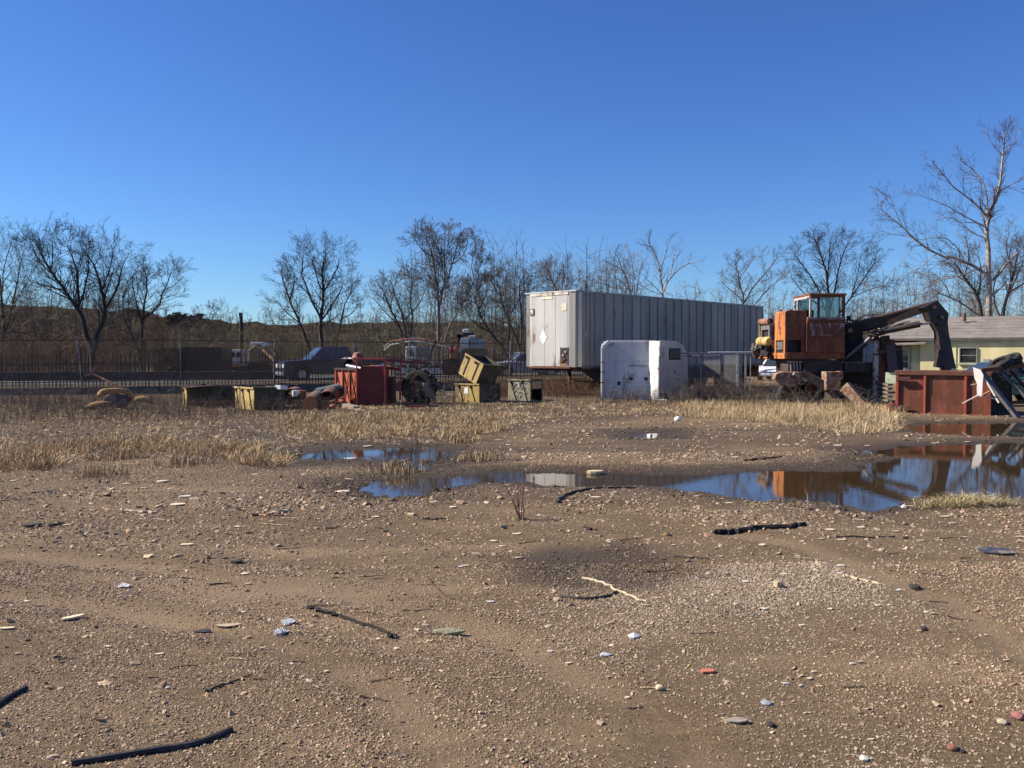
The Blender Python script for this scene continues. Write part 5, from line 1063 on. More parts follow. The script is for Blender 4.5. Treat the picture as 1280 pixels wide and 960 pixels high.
# white truck and tan digger far left behind the fence
b0 = Vector((X(278, 62), 62, .3)); t = thing('box_truck', 'small white truck beyond the fence left of the tan digger', 'truck', b0); w_ = X(303, 62)-b0.x; zt_ = zz(437, 62)-.3
wt = mat('white_truck_paint', (.72, .70, .66), .5, wear=.15)
MB().box(0, w_, 0, 3, .55, zt_).build('body', wt, t, bevel=.04); MB().box(.1, w_-.1, -.03, 0, .5, .72).build('orange_band', mat('orange_peach', (.5, .25, .12), .6), t)
for k in range(3): MB().box(.18+k*.42, .48+k*.42, -.02, .0, zt_-.55, zt_-.2).build('window', dk, t)
for xv in (.3, w_-.3): wheel(t, (xv, .2, .4), .4, .25)
b0 = Vector((X(312, 60), 60, .3)); t = thing('backhoe', 'tan digger with white cab roof and slanting arm behind the fence', 'digger', b0); L_ = rel(t, b0)
tan = mat('tan_orange_paint', (.42, .24, .11), .6, wear=.3)
MB().prism([(v.x, v.z) for v in (L_(311, 452, 60), L_(311, 437, 60), L_(318, 432, 60), L_(328, 434, 60), L_(334, 440, 60), L_(334, 452, 60))], 0, 1.2).build('body', tan, t, bevel=.04)
MB().prism([(v.x, v.z) for v in (L_(312, 433, 60), L_(313, 427.5, 60), L_(329, 427.5, 60), L_(333, 432, 60), L_(330, 434, 60), L_(324, 431, 60))], .1, 1.1).build('cab_roof', wt, t, bevel=.03)
MB().beam(L_(330, 437, 59.9), L_(345, 452, 59.5), .25, .2).build('arm', tan, t); MB().beam(L_(345, 452, 59.5), L_(346, 462, 59.5), .3, .2).build('bucket_arm', tan, t)
MB().box(-.3, 1.0, -.1, .3, .2, .9).build('undercarriage', grime, t)
for px in (316, 330): wheel(t, tuple(L_(px, 461, 59.8)), .5, .3)
# dark container skips
for i, (p0, p1, pt, d, lab) in enumerate(((192, 226, 435, 56, 'dark steel container left of a pair beyond the fence'), (229, 277, 434, 57, 'longer dark steel container right of a pair beyond the fence'))):
    b0 = Vector((X(p0, d), d, .3)); t = thing('container', lab, 'container', b0); w_ = X(p1, d)-b0.x; h_ = zz(pt, d)-.3
    n_ = int(w_/.35)
    for k in range(n_): MB().box(k*w_/n_+.02, (k+1)*w_/n_-.02, -.02, .02, .15, h_-.08).build('side_panel', grime, t)
    MB().box(0, w_, .02, 2.2, .1, h_-.1).build('box_core', grime, t); MB().box(-.03, w_+.03, -.05, 2.2, h_-.08, h_).build('top_rail', grime, t)
# crane truck
b0 = Vector((X(490, 50), 50, .35)); t = thing('crane_truck', 'white crane truck with arched lattice boom behind the fence', 'crane truck', b0); L_ = rel(t, b0)
crw = mat('crane_cream_white', (.66, .66, .56), .5, wear=.2)
def pbox(pts4, name, m, y0=0, y1=1.4, d=50, **k): a0, a1, c0, c1 = pts4; p, q = L_(a0, c1, d), L_(a1, c0, d); return MB().box(p.x, q.x, y0, y1, p.z, q.z).build(name, m, t, **k)
pbox((507, 520, 433, 449), 'cab', crw, bevel=.05); pbox((509.5, 515.5, 437, 445), 'cab_window', dk, -.02, .0); pbox((520, 536, 434, 449), 'machine_house', mat('blue_grey_panel', (.28, .32, .36), .4), .1, 1.4, bevel=.04)
for k in range(3): pbox((521.5+5*k, 525+5*k, 436, 446), 'panel_window', dk, .07, .1)
pbox((494, 540, 450, 456), 'chassis', crw, -.1, 1.6); pbox((496, 562, 460, 467), 'outrigger_beam', crw, -.3, 1.5); pbox((500, 512, 455, 461), 'engine_box', mat('peach_panel', (.55, .42, .3), .6), -.15, 1.5)
for px in (503, 515, 534, 548): wheel(t, tuple(L_(px, 466, 50)), .5, .35)
bpts = [(480, 434), (488, 427), (505, 424), (520, 423), (540, 426), (558, 430), (574, 436)]
for s_ in (0, 4):
    MB().tube([L_(a_, b2+s_, 50+.3*(s_ > 0)) for a_, b2 in bpts], .05, 6).build('boom_chord', mat('boom_white_green', (.45, .50, .46), .5, wear=.3) if s_ else mat('boom_faded_red', (.38, .18, .14), .6, wear=.4), t, smooth=True)
for i in range(len(bpts)-1):
    for f in (0, .33, .66):
        a_ = [bpts[i][k]*(1-f)+bpts[i+1][k]*f for k in (0, 1)]; g_ = min(f+.33, 1); c_ = [bpts[i][k]*(1-g_)+bpts[i+1][k]*g_ for k in (0, 1)]
        MB().beam(L_(a_[0], a_[1], 50), L_(c_[0], c_[1]+4, 50.3), .03).build('lattice_bar', crw, t)
MB().beam(L_(516, 433, 50.2), L_(516, 420, 50.2), .12).build('mast', mat('mast_grey', (.2, .22, .24), .5), t); MB().beam(L_(536, 449, 50), L_(545, 425, 50), .10).build('boom_ram', grime, t)
MB().beam(L_(533, 462, 49.8), L_(541, 452, 49.8), .05).build('white_strut', crw, t)
# red tractor piece and grapple machine
b0 = Vector((X(575, 56), 56, .4)); t = thing('grapple_machine', 'white scrap handler with a boxy cab and beacon above the yellow boxes', 'digger', b0); L_ = rel(t, b0)
pbox((576, 586, 422, 435), 'engine_cover', crw, d=56, bevel=.05); pbox((587, 604, 424, 436), 'cab', mat('cab_light_grey', (.34, .36, .38), .5), .1, 1.6, 56, bevel=.05); pbox((589, 597, 427, 431), 'cab_window', dk, .06, .1, 56)
pbox((578, 586, 411, 416), 'air_filter', wt, .2, .9, 56, bevel=.08); pbox((579, 592, 416, 420), 'filter_stand', grime, .3, .8, 56); pbox((586, 594, 419, 422.5), 'beacon_bar', wt, .1, .6, 56, bevel=.04)
pbox((571, 580, 418, 422), 'light_bar', mat('navy_panel', (.03, .04, .08), .5), .2, .8, 56); pbox((571, 581, 435, 437.5), 'deck', wt, -.1, 1.0, 56); pbox((572, 576, 418, 460), 'ladder', rustm, .2, .4, 56); pbox((576, 606, 436, 447), 'undercarriage', mat('dull_rust_red', (.12, .06, .045), .8, wear=.5), 0, 1.6, 56)
pbox((580, 602, 447, 462), 'track', grime, -.2, 1.8, 56, bevel=.15)
b0 = Vector((X(584, 47), 47, .4)); t = thing('scrap_bin', 'rust brown slatted scrap bin behind the upper yellow box', 'bin', b0); L_ = rel(t, b0)
dr = mat('dull_rust_red', (.12, .06, .045))
for k in range(11): pbox((580+2.6*k, 582.2+2.6*k, 436.5+.5*(k % 2), 458), 'slat', dr, 0, .08, 47)
pbox((579, 609, 438, 440), 'rail', dr, .08, .14, 47); pbox((579, 609, 440, 470), 'back_panel', grime, .2, 1.6, 47)
b0 = Vector((X(565, 48), 48, .4)); t = thing('red_tractor', 'small red tractor front glimpsed behind the fence left of the yellow boxes', 'tractor', b0); L_ = rel(t, b0)
rd = mat('tractor_red', (.55, .06, .04), .5, wear=.2)
pbox((560.5, 565, 435, 442), 'mudguard', rd, 0, .5, 48, bevel=.06); pbox((567, 571, 434, 441), 'mudguard', rd, .1, .6, 48, bevel=.06); pbox((562, 570, 441, 448), 'engine', mat('tractor_ochre', (.35, .2, .06), .7), .1, 1.2, 48, bevel=.04)
pbox((565, 567, 432, 460), 'stack', grime, .2, .3, 48)
for px in (562, 571): wheel(t, tuple(L_(px, 458, 48.3)), .5, .3)

# ------------------------------------------------------------------ yellow steel boxes
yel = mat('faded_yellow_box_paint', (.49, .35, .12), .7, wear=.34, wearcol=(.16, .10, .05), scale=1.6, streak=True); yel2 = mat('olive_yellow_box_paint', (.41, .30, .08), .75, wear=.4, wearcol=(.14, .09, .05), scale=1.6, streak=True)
yshade = mat('shaded_worn_box_side', (.085, .07, .04), .85, wear=.35, wearcol=(.05, .04, .03), scale=2)  # box yellow darkened for sides turned from the sun, plus some wear
def ybox(label, corner, rz, wA, wB, h, litm, darkm, face='left', straps=3, paper=False, graf=False, rx=0, ry=0, z=0, diag=True, name='steel_box', group=None, hole=False):
    """corner = nearest corner; local -x runs along the lit face, +x along nothing; built as lit face in plane y=0 going -x, dark face in plane x=0 going +y"""
    t = thing(name, label, 'steel box', Vector((corner[0], corner[1], z)), rz, group, rx, ry)
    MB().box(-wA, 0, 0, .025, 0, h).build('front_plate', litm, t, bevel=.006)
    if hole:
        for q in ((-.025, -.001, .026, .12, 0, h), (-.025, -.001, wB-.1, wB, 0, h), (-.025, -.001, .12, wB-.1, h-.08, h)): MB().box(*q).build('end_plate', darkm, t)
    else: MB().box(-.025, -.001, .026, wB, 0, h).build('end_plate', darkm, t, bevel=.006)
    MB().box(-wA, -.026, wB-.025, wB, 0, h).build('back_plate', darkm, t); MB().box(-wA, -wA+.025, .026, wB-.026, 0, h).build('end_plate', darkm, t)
    MB().box(-wA+.03, -.03, .03, wB-.03, h*.55, h*.6).build('floor_plate', grime, t)
    for k in range(straps):
        f = (k+.5)/straps; x0 = -wA+wA*f
        if diag: MB().beam((x0-.12, -.012, h-.05), (x0+.10, -.012, .06), .022, .018).build('strap', grime, t)
        else: MB().box(x0-.012, x0+.012, -.02, -.001, .05, h-.03).build('strap', grime, t)
        MB().box(x0-.16, x0-.08, -.05, -.001, h-.13, h-.05).build('hook', grime, t, bevel=.01)
    MB().box(-wA-.01, .012, -.03, -.001, h-.045, h+.004).build('rim', litm, t)
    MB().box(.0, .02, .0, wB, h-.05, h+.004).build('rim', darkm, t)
    if paper: MB().box(-wA*.62, -wA*.45, -.010, -.002, h*.5, h*.8).build('paper_label', whitep, t)
    if graf:
        rr_ = random.Random(3); gm_ = mat('white_spray_paint', (.6, .62, .56), .6)
        for k in range(8):
            cx_ = -wA*.9+wA*.8*rr_.random(); cz = h*(.35+.45*rr_.random()); pts = [(cx_+.09*math.cos(a_)*rr_.uniform(.5, 1.3), -.006, cz+.11*math.sin(a_)*rr_.uniform(.5, 1.4)) for a_ in np.linspace(0, 5.5, 7)]
            for p_, q_ in zip(pts, pts[1:]): MB().beam(p_, q_, .03, .004).build('spray_mark', gm_, t)
    return t
def cpos(px, d): return (X(px, d), d)
ybox('lower yellow box of the stack with a white paper label', cpos(599, 28.5), R(-40), 1.09, 1.07, .68, yel2, yshade, straps=2, paper=True)
u_ = W(594.5, 480.5, 28.6); t = ybox('upper yellow box tipped askew on top of the other', (u_.x, u_.y), 0, .86, 1.0, .74, yel, yshade, straps=2, diag=False, z=u_.z)
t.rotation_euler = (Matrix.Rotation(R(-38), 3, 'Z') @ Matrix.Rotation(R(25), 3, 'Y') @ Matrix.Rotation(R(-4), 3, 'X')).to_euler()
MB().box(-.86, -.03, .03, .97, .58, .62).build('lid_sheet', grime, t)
ybox('long yellow box with a shaded side half in the brush, left of two', cpos(233, 26.2), R(32), .0+.9, 1.5, .64, yel2, yshade, straps=1).rotation_euler.z = R(-62)
ybox('yellow box with three black straps on its sunny end, right of two', cpos(317, 24.6), R(-50), 1.35, .95, .70, yel, yshade, straps=3)
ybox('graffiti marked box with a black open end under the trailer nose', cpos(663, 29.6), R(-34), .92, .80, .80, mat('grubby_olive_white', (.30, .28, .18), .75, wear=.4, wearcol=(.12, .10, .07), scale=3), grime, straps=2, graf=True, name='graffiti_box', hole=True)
def plank(label, p0, p1, w_, th, m, cat='plank', name='plank', z=None, ends=None):
    p0, p1 = Vector(p0), Vector(p1); c_ = (p0+p1)/2; o = MB().beam(p0-c_, p1-c_, w_, th).build(name, m); o.location = c_; return tag(o, label, cat)
rdk = mat('reddish_dark_sheet', (.07, .035, .03), .7, wear=.3); plank('warped dark red sheet lying across the left yellow box', W(232, 484, 25.6), W(262, 482, 26.6), .5, .03, rdk, 'metal sheet', 'metal_sheet')
plank('dark angle iron lying on the wall between the two yellow boxes', W(222, 485, 26.2), W(258, 480.5, 26.4), .07, .05, grime, 'angle iron', 'angle_iron')
plank('long thin dark red board on the right yellow box', W(314, 484, 25.0), W(345, 485, 25.2), .35, .04, rdk, 'board', 'board')
plank('small white sheet on the right end of the strapped yellow box', W(347, 484, 25), W(356, 484.5, 25.3), .2, .12, whitep, 'sheet', 'white_sheet')
plank('dark flat beam on the ground under the graffiti box', G(640, 508), G(668, 506), .25, .12, grime, 'beam', 'beam')
plank('thin red bar lying in the grass by the big tyre', G(511, 513)+Vector((0, 0, .12)), G(531, 513)+Vector((0, 0, .12)), .08, .05, rd, 'bar', 'red_bar')

# ------------------------------------------------------------------ red X braced skip with rollers, red frame, tyre
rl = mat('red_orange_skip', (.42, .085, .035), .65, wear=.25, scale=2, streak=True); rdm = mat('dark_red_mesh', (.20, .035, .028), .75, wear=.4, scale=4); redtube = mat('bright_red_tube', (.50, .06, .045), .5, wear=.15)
cR = cpos(447, 27.0); t = thing('braced_skip', 'orange red skip with X braces on its sunny side, full of pipes', 'skip', Vector((cR[0], cR[1], 0)), R(-50)); Wd = 1.35
for k in range(3): MB().box(-Wd+Wd*k/3+.01, -Wd+Wd*(k+1)/3-.01, 0, .03, .05, 1.15).build('side_plate', rl, t, bevel=.005)
for k in range(4): MB().box(-Wd+Wd*k/3-.02, -Wd+Wd*k/3+.02, -.05, -.001, .03, 1.15).build('rib', rl, t)
for k in range(3):
    a_, b2 = -Wd+Wd*k/3+.03, -Wd+Wd*(k+1)/3-.03
    MB().beam((a_, -.02, 1.1), (b2, -.02, .12), .025, .02).build('brace', grime, t); 
    if k: MB().beam((a_, -.03, .12), (b2, -.03, 1.1), .025, .02).build('brace', rdm, t)
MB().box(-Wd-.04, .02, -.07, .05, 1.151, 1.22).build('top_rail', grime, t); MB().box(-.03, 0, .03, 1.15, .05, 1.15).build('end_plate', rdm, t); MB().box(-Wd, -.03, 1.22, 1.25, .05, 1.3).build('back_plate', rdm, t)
MB().box(-Wd, -.05, .05, 1.2, .6, .65).build('floor_plate', grime, t)
def cyl(label, p0, p1, r, m, cat, name='pipe', hollow=False, capm=None, n_=16):
    p0, p1 = Vector(p0), Vector(p1); c_ = (p0+p1)/2; d = (p1-p0).normalized()
    if hollow:
        q = d.to_track_quat('Z', 'Y').to_matrix().to_4x4(); L = (p1-p0).length/2
        o = MB().lathe([(r, -L), (r, L), (r*.86, L), (r*.86, -L)], n_, q, closed=True).build(name, m, smooth=True)
    else: o = MB().tube([p0-c_, p1-c_], r, n_).build(name, m, smooth=True)
    o.location = c_; tag(o, label, cat)
    if capm: MB().tube([(p0-c_)-d*.012, (p0-c_)], r*.97, n_).build('end_face', capm, o)
    return o
beige = mat('beige_roller', (.42, .36, .27), .7, wear=.3)
cyl('beige drum roller lying on the top left of the braced skip', W(426, 454.5, 27.9), W(436, 453, 29.2), .17, beige, 'roller', 'roller', capm=mat('roller_dark_end', (.14, .11, .08), .8))
cyl('dark open pipe beside the beige roller', W(437, 455, 27.8), W(446, 453, 29), .17, grime, 'pipe', hollow=True)
cyl('white pipe laid behind the beige roller', W(431, 450, 29), W(446, 450.5, 28.6), .08, whitep, 'pipe')
cyl('shiny chrome pipe on the rim of the braced skip', W(434, 457.5, 27.5), W(452, 461, 27.2), .07, chrome, 'pipe')
cyl('bright thin pipe slanting inside the red frame', W(464, 461, 27.1), W(482, 456, 27.3), .05, chrome, 'pipe')
o = MB().lathe([(0, -.18), (.12, -.15), (.19, 0), (.12, .15), (0, .18)], 14).build('float', mat('rusty_pink_iron', (.36, .16, .11), .8, wear=.4), smooth=True); o.location = W(447, 447, 27.8); tag(o, 'rusty round float sitting on top of the pipes', 'float')
fd = 26.5; fl = Vector((X(446, fd), fd, 0)); t = thing('tube_screen', 'upright red tube frame with a dark red panel standing before the skip', 'frame', fl, R(2)); wR = X(481, fd)-fl.x; hR = zz(447.5, fd)
for xv, w_ in ((0, .045), (wR, .055)): MB().box(xv-w_/2, xv+w_/2, -.03, .03, .0, hR).build('upright', redtube, t, bevel=.01)
MB().box(-.02, wR+.02, -.029, .029, hR-.05, hR+.0).build('crossbar', redtube, t, bevel=.01)
MB().box(.025, wR-.03, .02, .04, .12, zz(461, fd)).build('mesh_panel', rdm, t)
for k in range(9): MB().box(.025, wR-.03, .008, .019, .16+k*.11, .175+k*.11).build('mesh_bar', rdm, t)
for k in range(7): MB().box(.06+k*.11, .07+k*.11, .004, .0075, .12, zz(461, fd)).build('mesh_bar', rdm, t)
MB().box(.1, wR, .06, .9, .1, hR-.25).build('rear_box', rdm, t)
# red arm with post
b0 = Vector((X(484, 27.3), 27.3, 0)); t = thing('red_gantry', 'dark red horizontal arm on a post right of the red frame', 'gantry', b0); L_ = rel(t, b0)
MB().beam(L_(483, 450, 27.3), L_(538, 454.5, 27.3), .12, .09).build('arm', mat('deep_red_steel', (.16, .025, .022), .6, wear=.3), t); MB().beam(L_(501, 451, 27.35), L_(500, 500, 27.35), .06).build('post', redtube, t)
MB().beam(L_(484, 460, 27.4), L_(502, 462, 27.4), .10).build('strut', rdm, t); MB().box(0, .16, .1, .9, .0, .95).build('rear_box', mat('deep_red_steel', (.16, .025, .022)), t); MB().beam(L_(483, 446, 27.4), L_(534, 451.5, 27.6), .03).build('upper_rod', rdm, t)
# tractor tyre with lugs
tc = W(524, 485, 28.0); tc.z = .60; TY = thing('tractor_tyre', 'large black tractor tyre standing on edge among scrap', 'tyre', (tc.x, tc.y, 0), R(-16))
M = rotM(PI/2, 0, 0, (0, 0, .60))
MB().lathe([(.34, -.17), (.50, -.20), (.565, -.17), (.575, 0), (.565, .17), (.50, .20), (.34, .17), (.40, 0)], 40, M, closed=True).build('casing', tyrem, TY, smooth=True)
for k in range(26):
    a_ = 2*PI*k/26; s_ = 1 if k % 2 else -1
    MB().box(-.022, .022, -.11, .11, -.02, .035, Matrix.Translation((0, 0, .60)) @ Matrix.Rotation(a_, 4, 'Y') @ Matrix.Translation((0, s_*.09, .57)) @ Matrix.Rotation(s_*.7, 4, 'Z')).build('tread_lug', tyrem, TY)
MB().lathe([(0, -.02), (.34, -.05), (.35, .05), (0, .02)], 20, M).build('wheel_disc', grime, TY)
o = MB()
pts = [W(517, 476.5, 27.3), W(524, 479, 27.2), W(530, 482, 27.1), (W(536, 489, 27.1)), W(541, 497, 27.1), W(545, 503, 27.2)]
c0 = pts[0].copy()
for p_, q_, a_, b2 in zip(pts, pts[1:], (.05, .10, .16, .22, .2), (.10, .16, .22, .2, .12)): o.beam(p_-c0, q_-c0, .03, a_, .03, b2)
o = o.build('bent_metal_strip', mat('dull_zinc_strip', (.22, .19, .16), .6, .3, wear=.3)); o.location = c0; tag(o, 'bent grey metal strip leaning over the tractor tyre', 'metal strip')
rr = random.Random(21); m = MB(); c0 = W(552, 493, 28.2)
for k in range(26): a_ = W(rr.uniform(541, 566), rr.uniform(488, 500), 28+rr.random())-c0; m.tube(sag(a_, a_+Vector((rr.uniform(-.35, .35), rr.uniform(-.2, .2), rr.uniform(-.15, .2))), 4, .06, rr), .009, 4)
o = m.build('wire_tangle', mat('grey_wire', (.25, .25, .26), .5, .5)); o.location = c0; tag(o, 'tangle of grey wire between the tyre and the yellow boxes', 'wire')
# scrap to the left of the braced skip
m = MB(); d = 26.6; a_, b2 = W(398, 494, d), W(424, 488, d+.6); c0 = (a_+b2)/2
for k in range(16):
    f = k/15; c_ = a_.lerp(b2, f)-c0; q = (b2-a_).normalized().to_track_quat('Z', 'Y').to_matrix().to_4x4(); q.translation = c_
    m.lathe([(.21, -.008), (.225, 0), (.21, .008)], 14, q, closed=True)
for k in range(14): t_ = 2*PI*k/14; off = ((b2-a_).normalized().to_track_quat('Z', 'Y') @ Vector((math.cos(t_)*.215, math.sin(t_)*.215, 0))); m.tube([a_-c0+off, b2-c0+off], .007, 4)
o = m.build('mesh_roll', mat('blue_green_mesh', (.07, .13, .15), .6, wear=.2)); o.location = c0; tag(o, 'roll of blue green wire mesh on top of the scrap heap', 'wire mesh')
MB().tube([a_-c0, b2-c0], .195, 14).build('inner_roll', mat('dark_teal_sheet', (.03, .055, .065), .7), o)
cyl('short brown concrete pipe with an orange rusty mouth', W(388, 505, 24.8), W(397, 497, 26.2), .23, mat('brown_pipe_crust', (.13, .095, .07), .9, wear=.3), 'pipe', capm=mat('orange_rust_face', (.50, .17, .06), .8, wear=.2))
cyl('open rusty drum lying beside the orange mouthed pipe', W(409, 500, 25.6), W(414, 494, 26.8), .27, mat('drum_maroon', (.11, .05, .045), .8, wear=.4), 'drum', 'drum', hollow=True)
cyl('pale rimmed open drum at the left of the scrap heap', W(362, 496, 25.8), W(370, 493, 27), .25, mat('drum_peach', (.30, .17, .13), .8, wear=.5), 'drum', 'drum', hollow=True)
cyl('small rusty orange can upright in the scrap heap', W(377, 500, 26), W(377.5, 488, 26), .12, mat('can_rust', (.30, .10, .06), .8, wear=.3), 'can', 'can')
o = MB().lathe([(0, -.09), (.08, -.08), (.10, 0), (.10, .09), (0, .10)], 14).build('white_tub', whitep, smooth=True); o.location = W(369, 492, 25.6); tag(o, 'small white rounded tub in the scrap heap', 'tub')
for k, (a_, b2) in enumerate(((406, 508), (411, 510), (416, 508))):
    o = MB().lathe([(0, -.07), (.08, -.05), (.11, 0), (.08, .05), (0, .07)], 10).build('rusty_lump', mat('orange_rust_face', (.50, .17, .06))); o.location = W(a_, b2, 25.2); tag(o, ['leftmost small orange lump below the open drum', 'middle small orange lump below the open drum', 'rightmost small orange lump below the open drum'][k], 'lump')
rr = random.Random(31); rm = [rustm, grime, mat('rusty_pink_iron', (.36, .16, .11)), mat('grey_planks', (.2, .165, .13))]
for k in range(22):
    px = rr.uniform(356, 424); py = rr.uniform(494, 506); c_ = W(px, py, rr.uniform(25.5, 27)); an = rr.uniform(-.6, .6); L = rr.uniform(.2, .55); v = Vector((math.cos(an)*L, rr.uniform(-.2, .3), math.sin(an)*L*.5))
    o = MB().beam(-v, v, rr.uniform(.04, .12), rr.uniform(.02, .06)).build('scrap_piece', rm[k % 4]); o.location = c_
    tag(o, 'small rusty scrap piece jumbled in the heap left of the braced skip', 'scrap piece', 'scrap pieces in the heap')
# two grey splintered slabs
for (a_, b2, d0, d1, w_, lab) in (((419, 502), (446, 509), 26, 25, .22, 'upper pale broken board leaning in front of the skip'), ((430, 508), (455, 514), 25.4, 24.6, .16, 'lower pale broken board leaning in front of the skip')):
    plank(lab, W(*a_, d0), W(*b2, d1), w_, .05, mat('bleached_timber', (.28, .24, .19)), 'board', 'board')
# yellow foam heap at the left
foam = mat('ochre_foam', (.42, .24, .085), .95, wear=.45, wearcol=(.24, .15, .06), scale=3, bmp=.8)
def hump(label, pts, r, name='foam_cushion'):
    c0 = pts[0].copy(); o = MB().tube([p-c0 for p in pts], r, 10).build(name, foam, smooth=True); o.location = c0; s = o.modifiers.new('s', 'SUBSURF'); s.levels = 1; s.render_levels = 1; return tag(o, label, 'foam')
hump('arched length of ochre foam in the brush at the left', [W(124, 497, 25), W(126, 490, 25.2), W(138, 488.5, 25.3), (W(152, 488, 25.4)), W(163, 490, 25.6), W(166, 499, 25.6)], [.09, .12, .09, .08, .10, .09])
hump('low ochre foam lump left of the arched one', [W(106, 510, 24.6), W(116, 507, 24.6), W(128, 506, 24.6), W(140, 505, 24.7)], [.05, .12, .14, .06])
hump('ochre foam lump right of the arched one', [W(168, 500, 25), W(176, 498, 25), W(186, 500, 25), W(192, 504, 25)], [.06, .11, .10, .05])
o = MB().lathe([(0, -.25), (.3, -.2), (.36, 0), (.3, .2), (0, .25)], 12, rotM(PI/2, 0, 0)).build('grey_bundle', mat('grey_blue_cloth', (.11, .11, .13), .9, wear=.3), smooth=True); o.location = W(148, 500, 25.6); o.scale = (1.1, .8, .7); tag(o, 'grey cloth bundle under the arched foam', 'bundle')
# bent scrap bar on the wall
m = MB(); c0 = W(115, 473, 33.5)
m.beam(W(106, 469, 33.5)-c0, W(115, 467, 33.5)-c0, .10); m.beam(W(112, 468, 33.5)-c0, W(125, 452, 33.5)-c0, .08); m.beam(W(118, 452, 33.5)-c0, W(128, 450, 33.5)-c0, .09)
m.beam(W(114, 466, 33.5)-c0, W(150, 484, 33.2)-c0, .05)
o = m.build('bent_rod', mat('rusty_pink_iron', (.36, .16, .11))); o.location = c0; tag(o, 'bent rusty bar propped against the fence at the left', 'bar')
o = MB().beam((0, 0, 0), (2.6, 0, .1), .06).build('horizontal_bar', mat('brown_rail_paint', (.14, .09, .07), .8)); o.location = W(-40, 418, 34); tag(o, 'brown horizontal bar sticking in from the left edge above the fence', 'bar')

# ------------------------------------------------------------------ brush and weeds in front of the scrap
def brush(name, label, m, P, N, hr, seed, twig=7, r0=.006, lean=.25, thr=.38):
    x, y = scatter(N, P, seed, 1.2, thr); r = np.random.default_rng(seed+1); z = terrain(x, y); n_ = len(x); pa, pb, ra, rb = [], [], [], []
    h = r.uniform(hr[0], hr[1], n_)*np.clip(.6+.9*fbm(x*.9, y*.9, 2, seed), .4, 1.3)
    b = np.stack([x, y, z-.02], 1); d = np.stack([r.normal(0, lean, n_), r.normal(0, lean, n_), np.ones(n_)], 1); mid = b+d*h[:, None]*.5; d2 = d+np.stack([r.normal(0, lean, n_), r.normal(0, lean, n_), np.zeros(n_)], 1); top = mid+d2*h[:, None]*.5
    pa += [b, mid]; pb += [mid, top]; ra += [np.full(n_, r0), np.full(n_, r0*.7)]; rb += [np.full(n_, r0*.7), np.full(n_, r0*.35)]
    for k in range(twig):
        t = r.uniform(.15, 1, n_)[:, None]; s = np.where(t < .5, b+(mid-b)*t*2, mid+(top-mid)*(t-.5)*2); dd = np.stack([r.normal(0, .8, n_), r.normal(0, .8, n_), r.uniform(.1, 1.1, n_)], 1)
        L = (h*r.uniform(.12, .34, n_))[:, None]; pa.append(s); pb.append(s+dd*L); ra.append(np.full(n_, r0*.5)); rb.append(np.full(n_, r0*.25))
    Vv, Fq = segmesh(np.concatenate(pa), np.concatenate(pb), np.concatenate(ra), np.concatenate(rb), 3); return tag(npmesh(name, Vv, Fq, m), label, None, None, 'stuff')
bm1 = mat('brown_brush_stem', (.13, .085, .058), .95, scale=.8, var=.5, bmp=0); bm2 = mat('grey_brush_stem', (.155, .125, .10), .95, scale=.8, var=.5, bmp=0)
P1 = gp([(-120, 538), (40, 538), (200, 532), (340, 526), (420, 525), (420, 505), (-120, 503)]); brush('brush', 'thick brown weeds in front of the yellow boxes', bm1, P1, 9500, (.18, .50), 201, r0=.0038, thr=.3)
P1b = gp([(-150, 520), (100, 516), (210, 512), (330, 508), (330, 500), (-150, 499)]); brush('brush', 'taller dark weeds against the low wall at the left', bm2, P1b, 1900, (.35, .7), 207, r0=.0045, thr=.3)
P2 = gp([(480, 520), (560, 518), (640, 514), (640, 505), (480, 505)]); brush('weeds', 'thin weeds round the tractor tyre', bm1, P2, 420, (.25, .9), 202, lean=.12)
P3 = gp([(835, 511), (960, 514), (1050, 517), (1105, 517), (1100, 503), (960, 496), (835, 498)]); brush('brush', 'grey brown bush in front of the pen and the loader base', bm2, P3, 2600, (.25, .75), 203, thr=.36, r0=.0045)
P3b = gp([(845, 511), (905, 513), (965, 515), (965, 500), (845, 500)]); brush('brush', 'dense twiggy bush below the chain link pen', bm1, P3b, 650, (.5, 1.05), 204, thr=.25, r0=.0045)
P4 = gp([(600, 500), (760, 500), (760, 488), (600, 488)]); brush('weeds', 'rust brown dead weeds under the trailer nose', mat('rusty_weed_stem', (.20, .11, .055), .95, scale=.8, var=.4, bmp=0), P4, 3200, (.25, .65), 205, lean=.12, thr=.25)
P5 = gp([(745, 507), (865, 507), (860, 500), (745, 501)]); brush('weeds', 'low dry weeds at the foot of the sleeper cab', bm2, P5, 500, (.15, .5), 206, thr=.2)

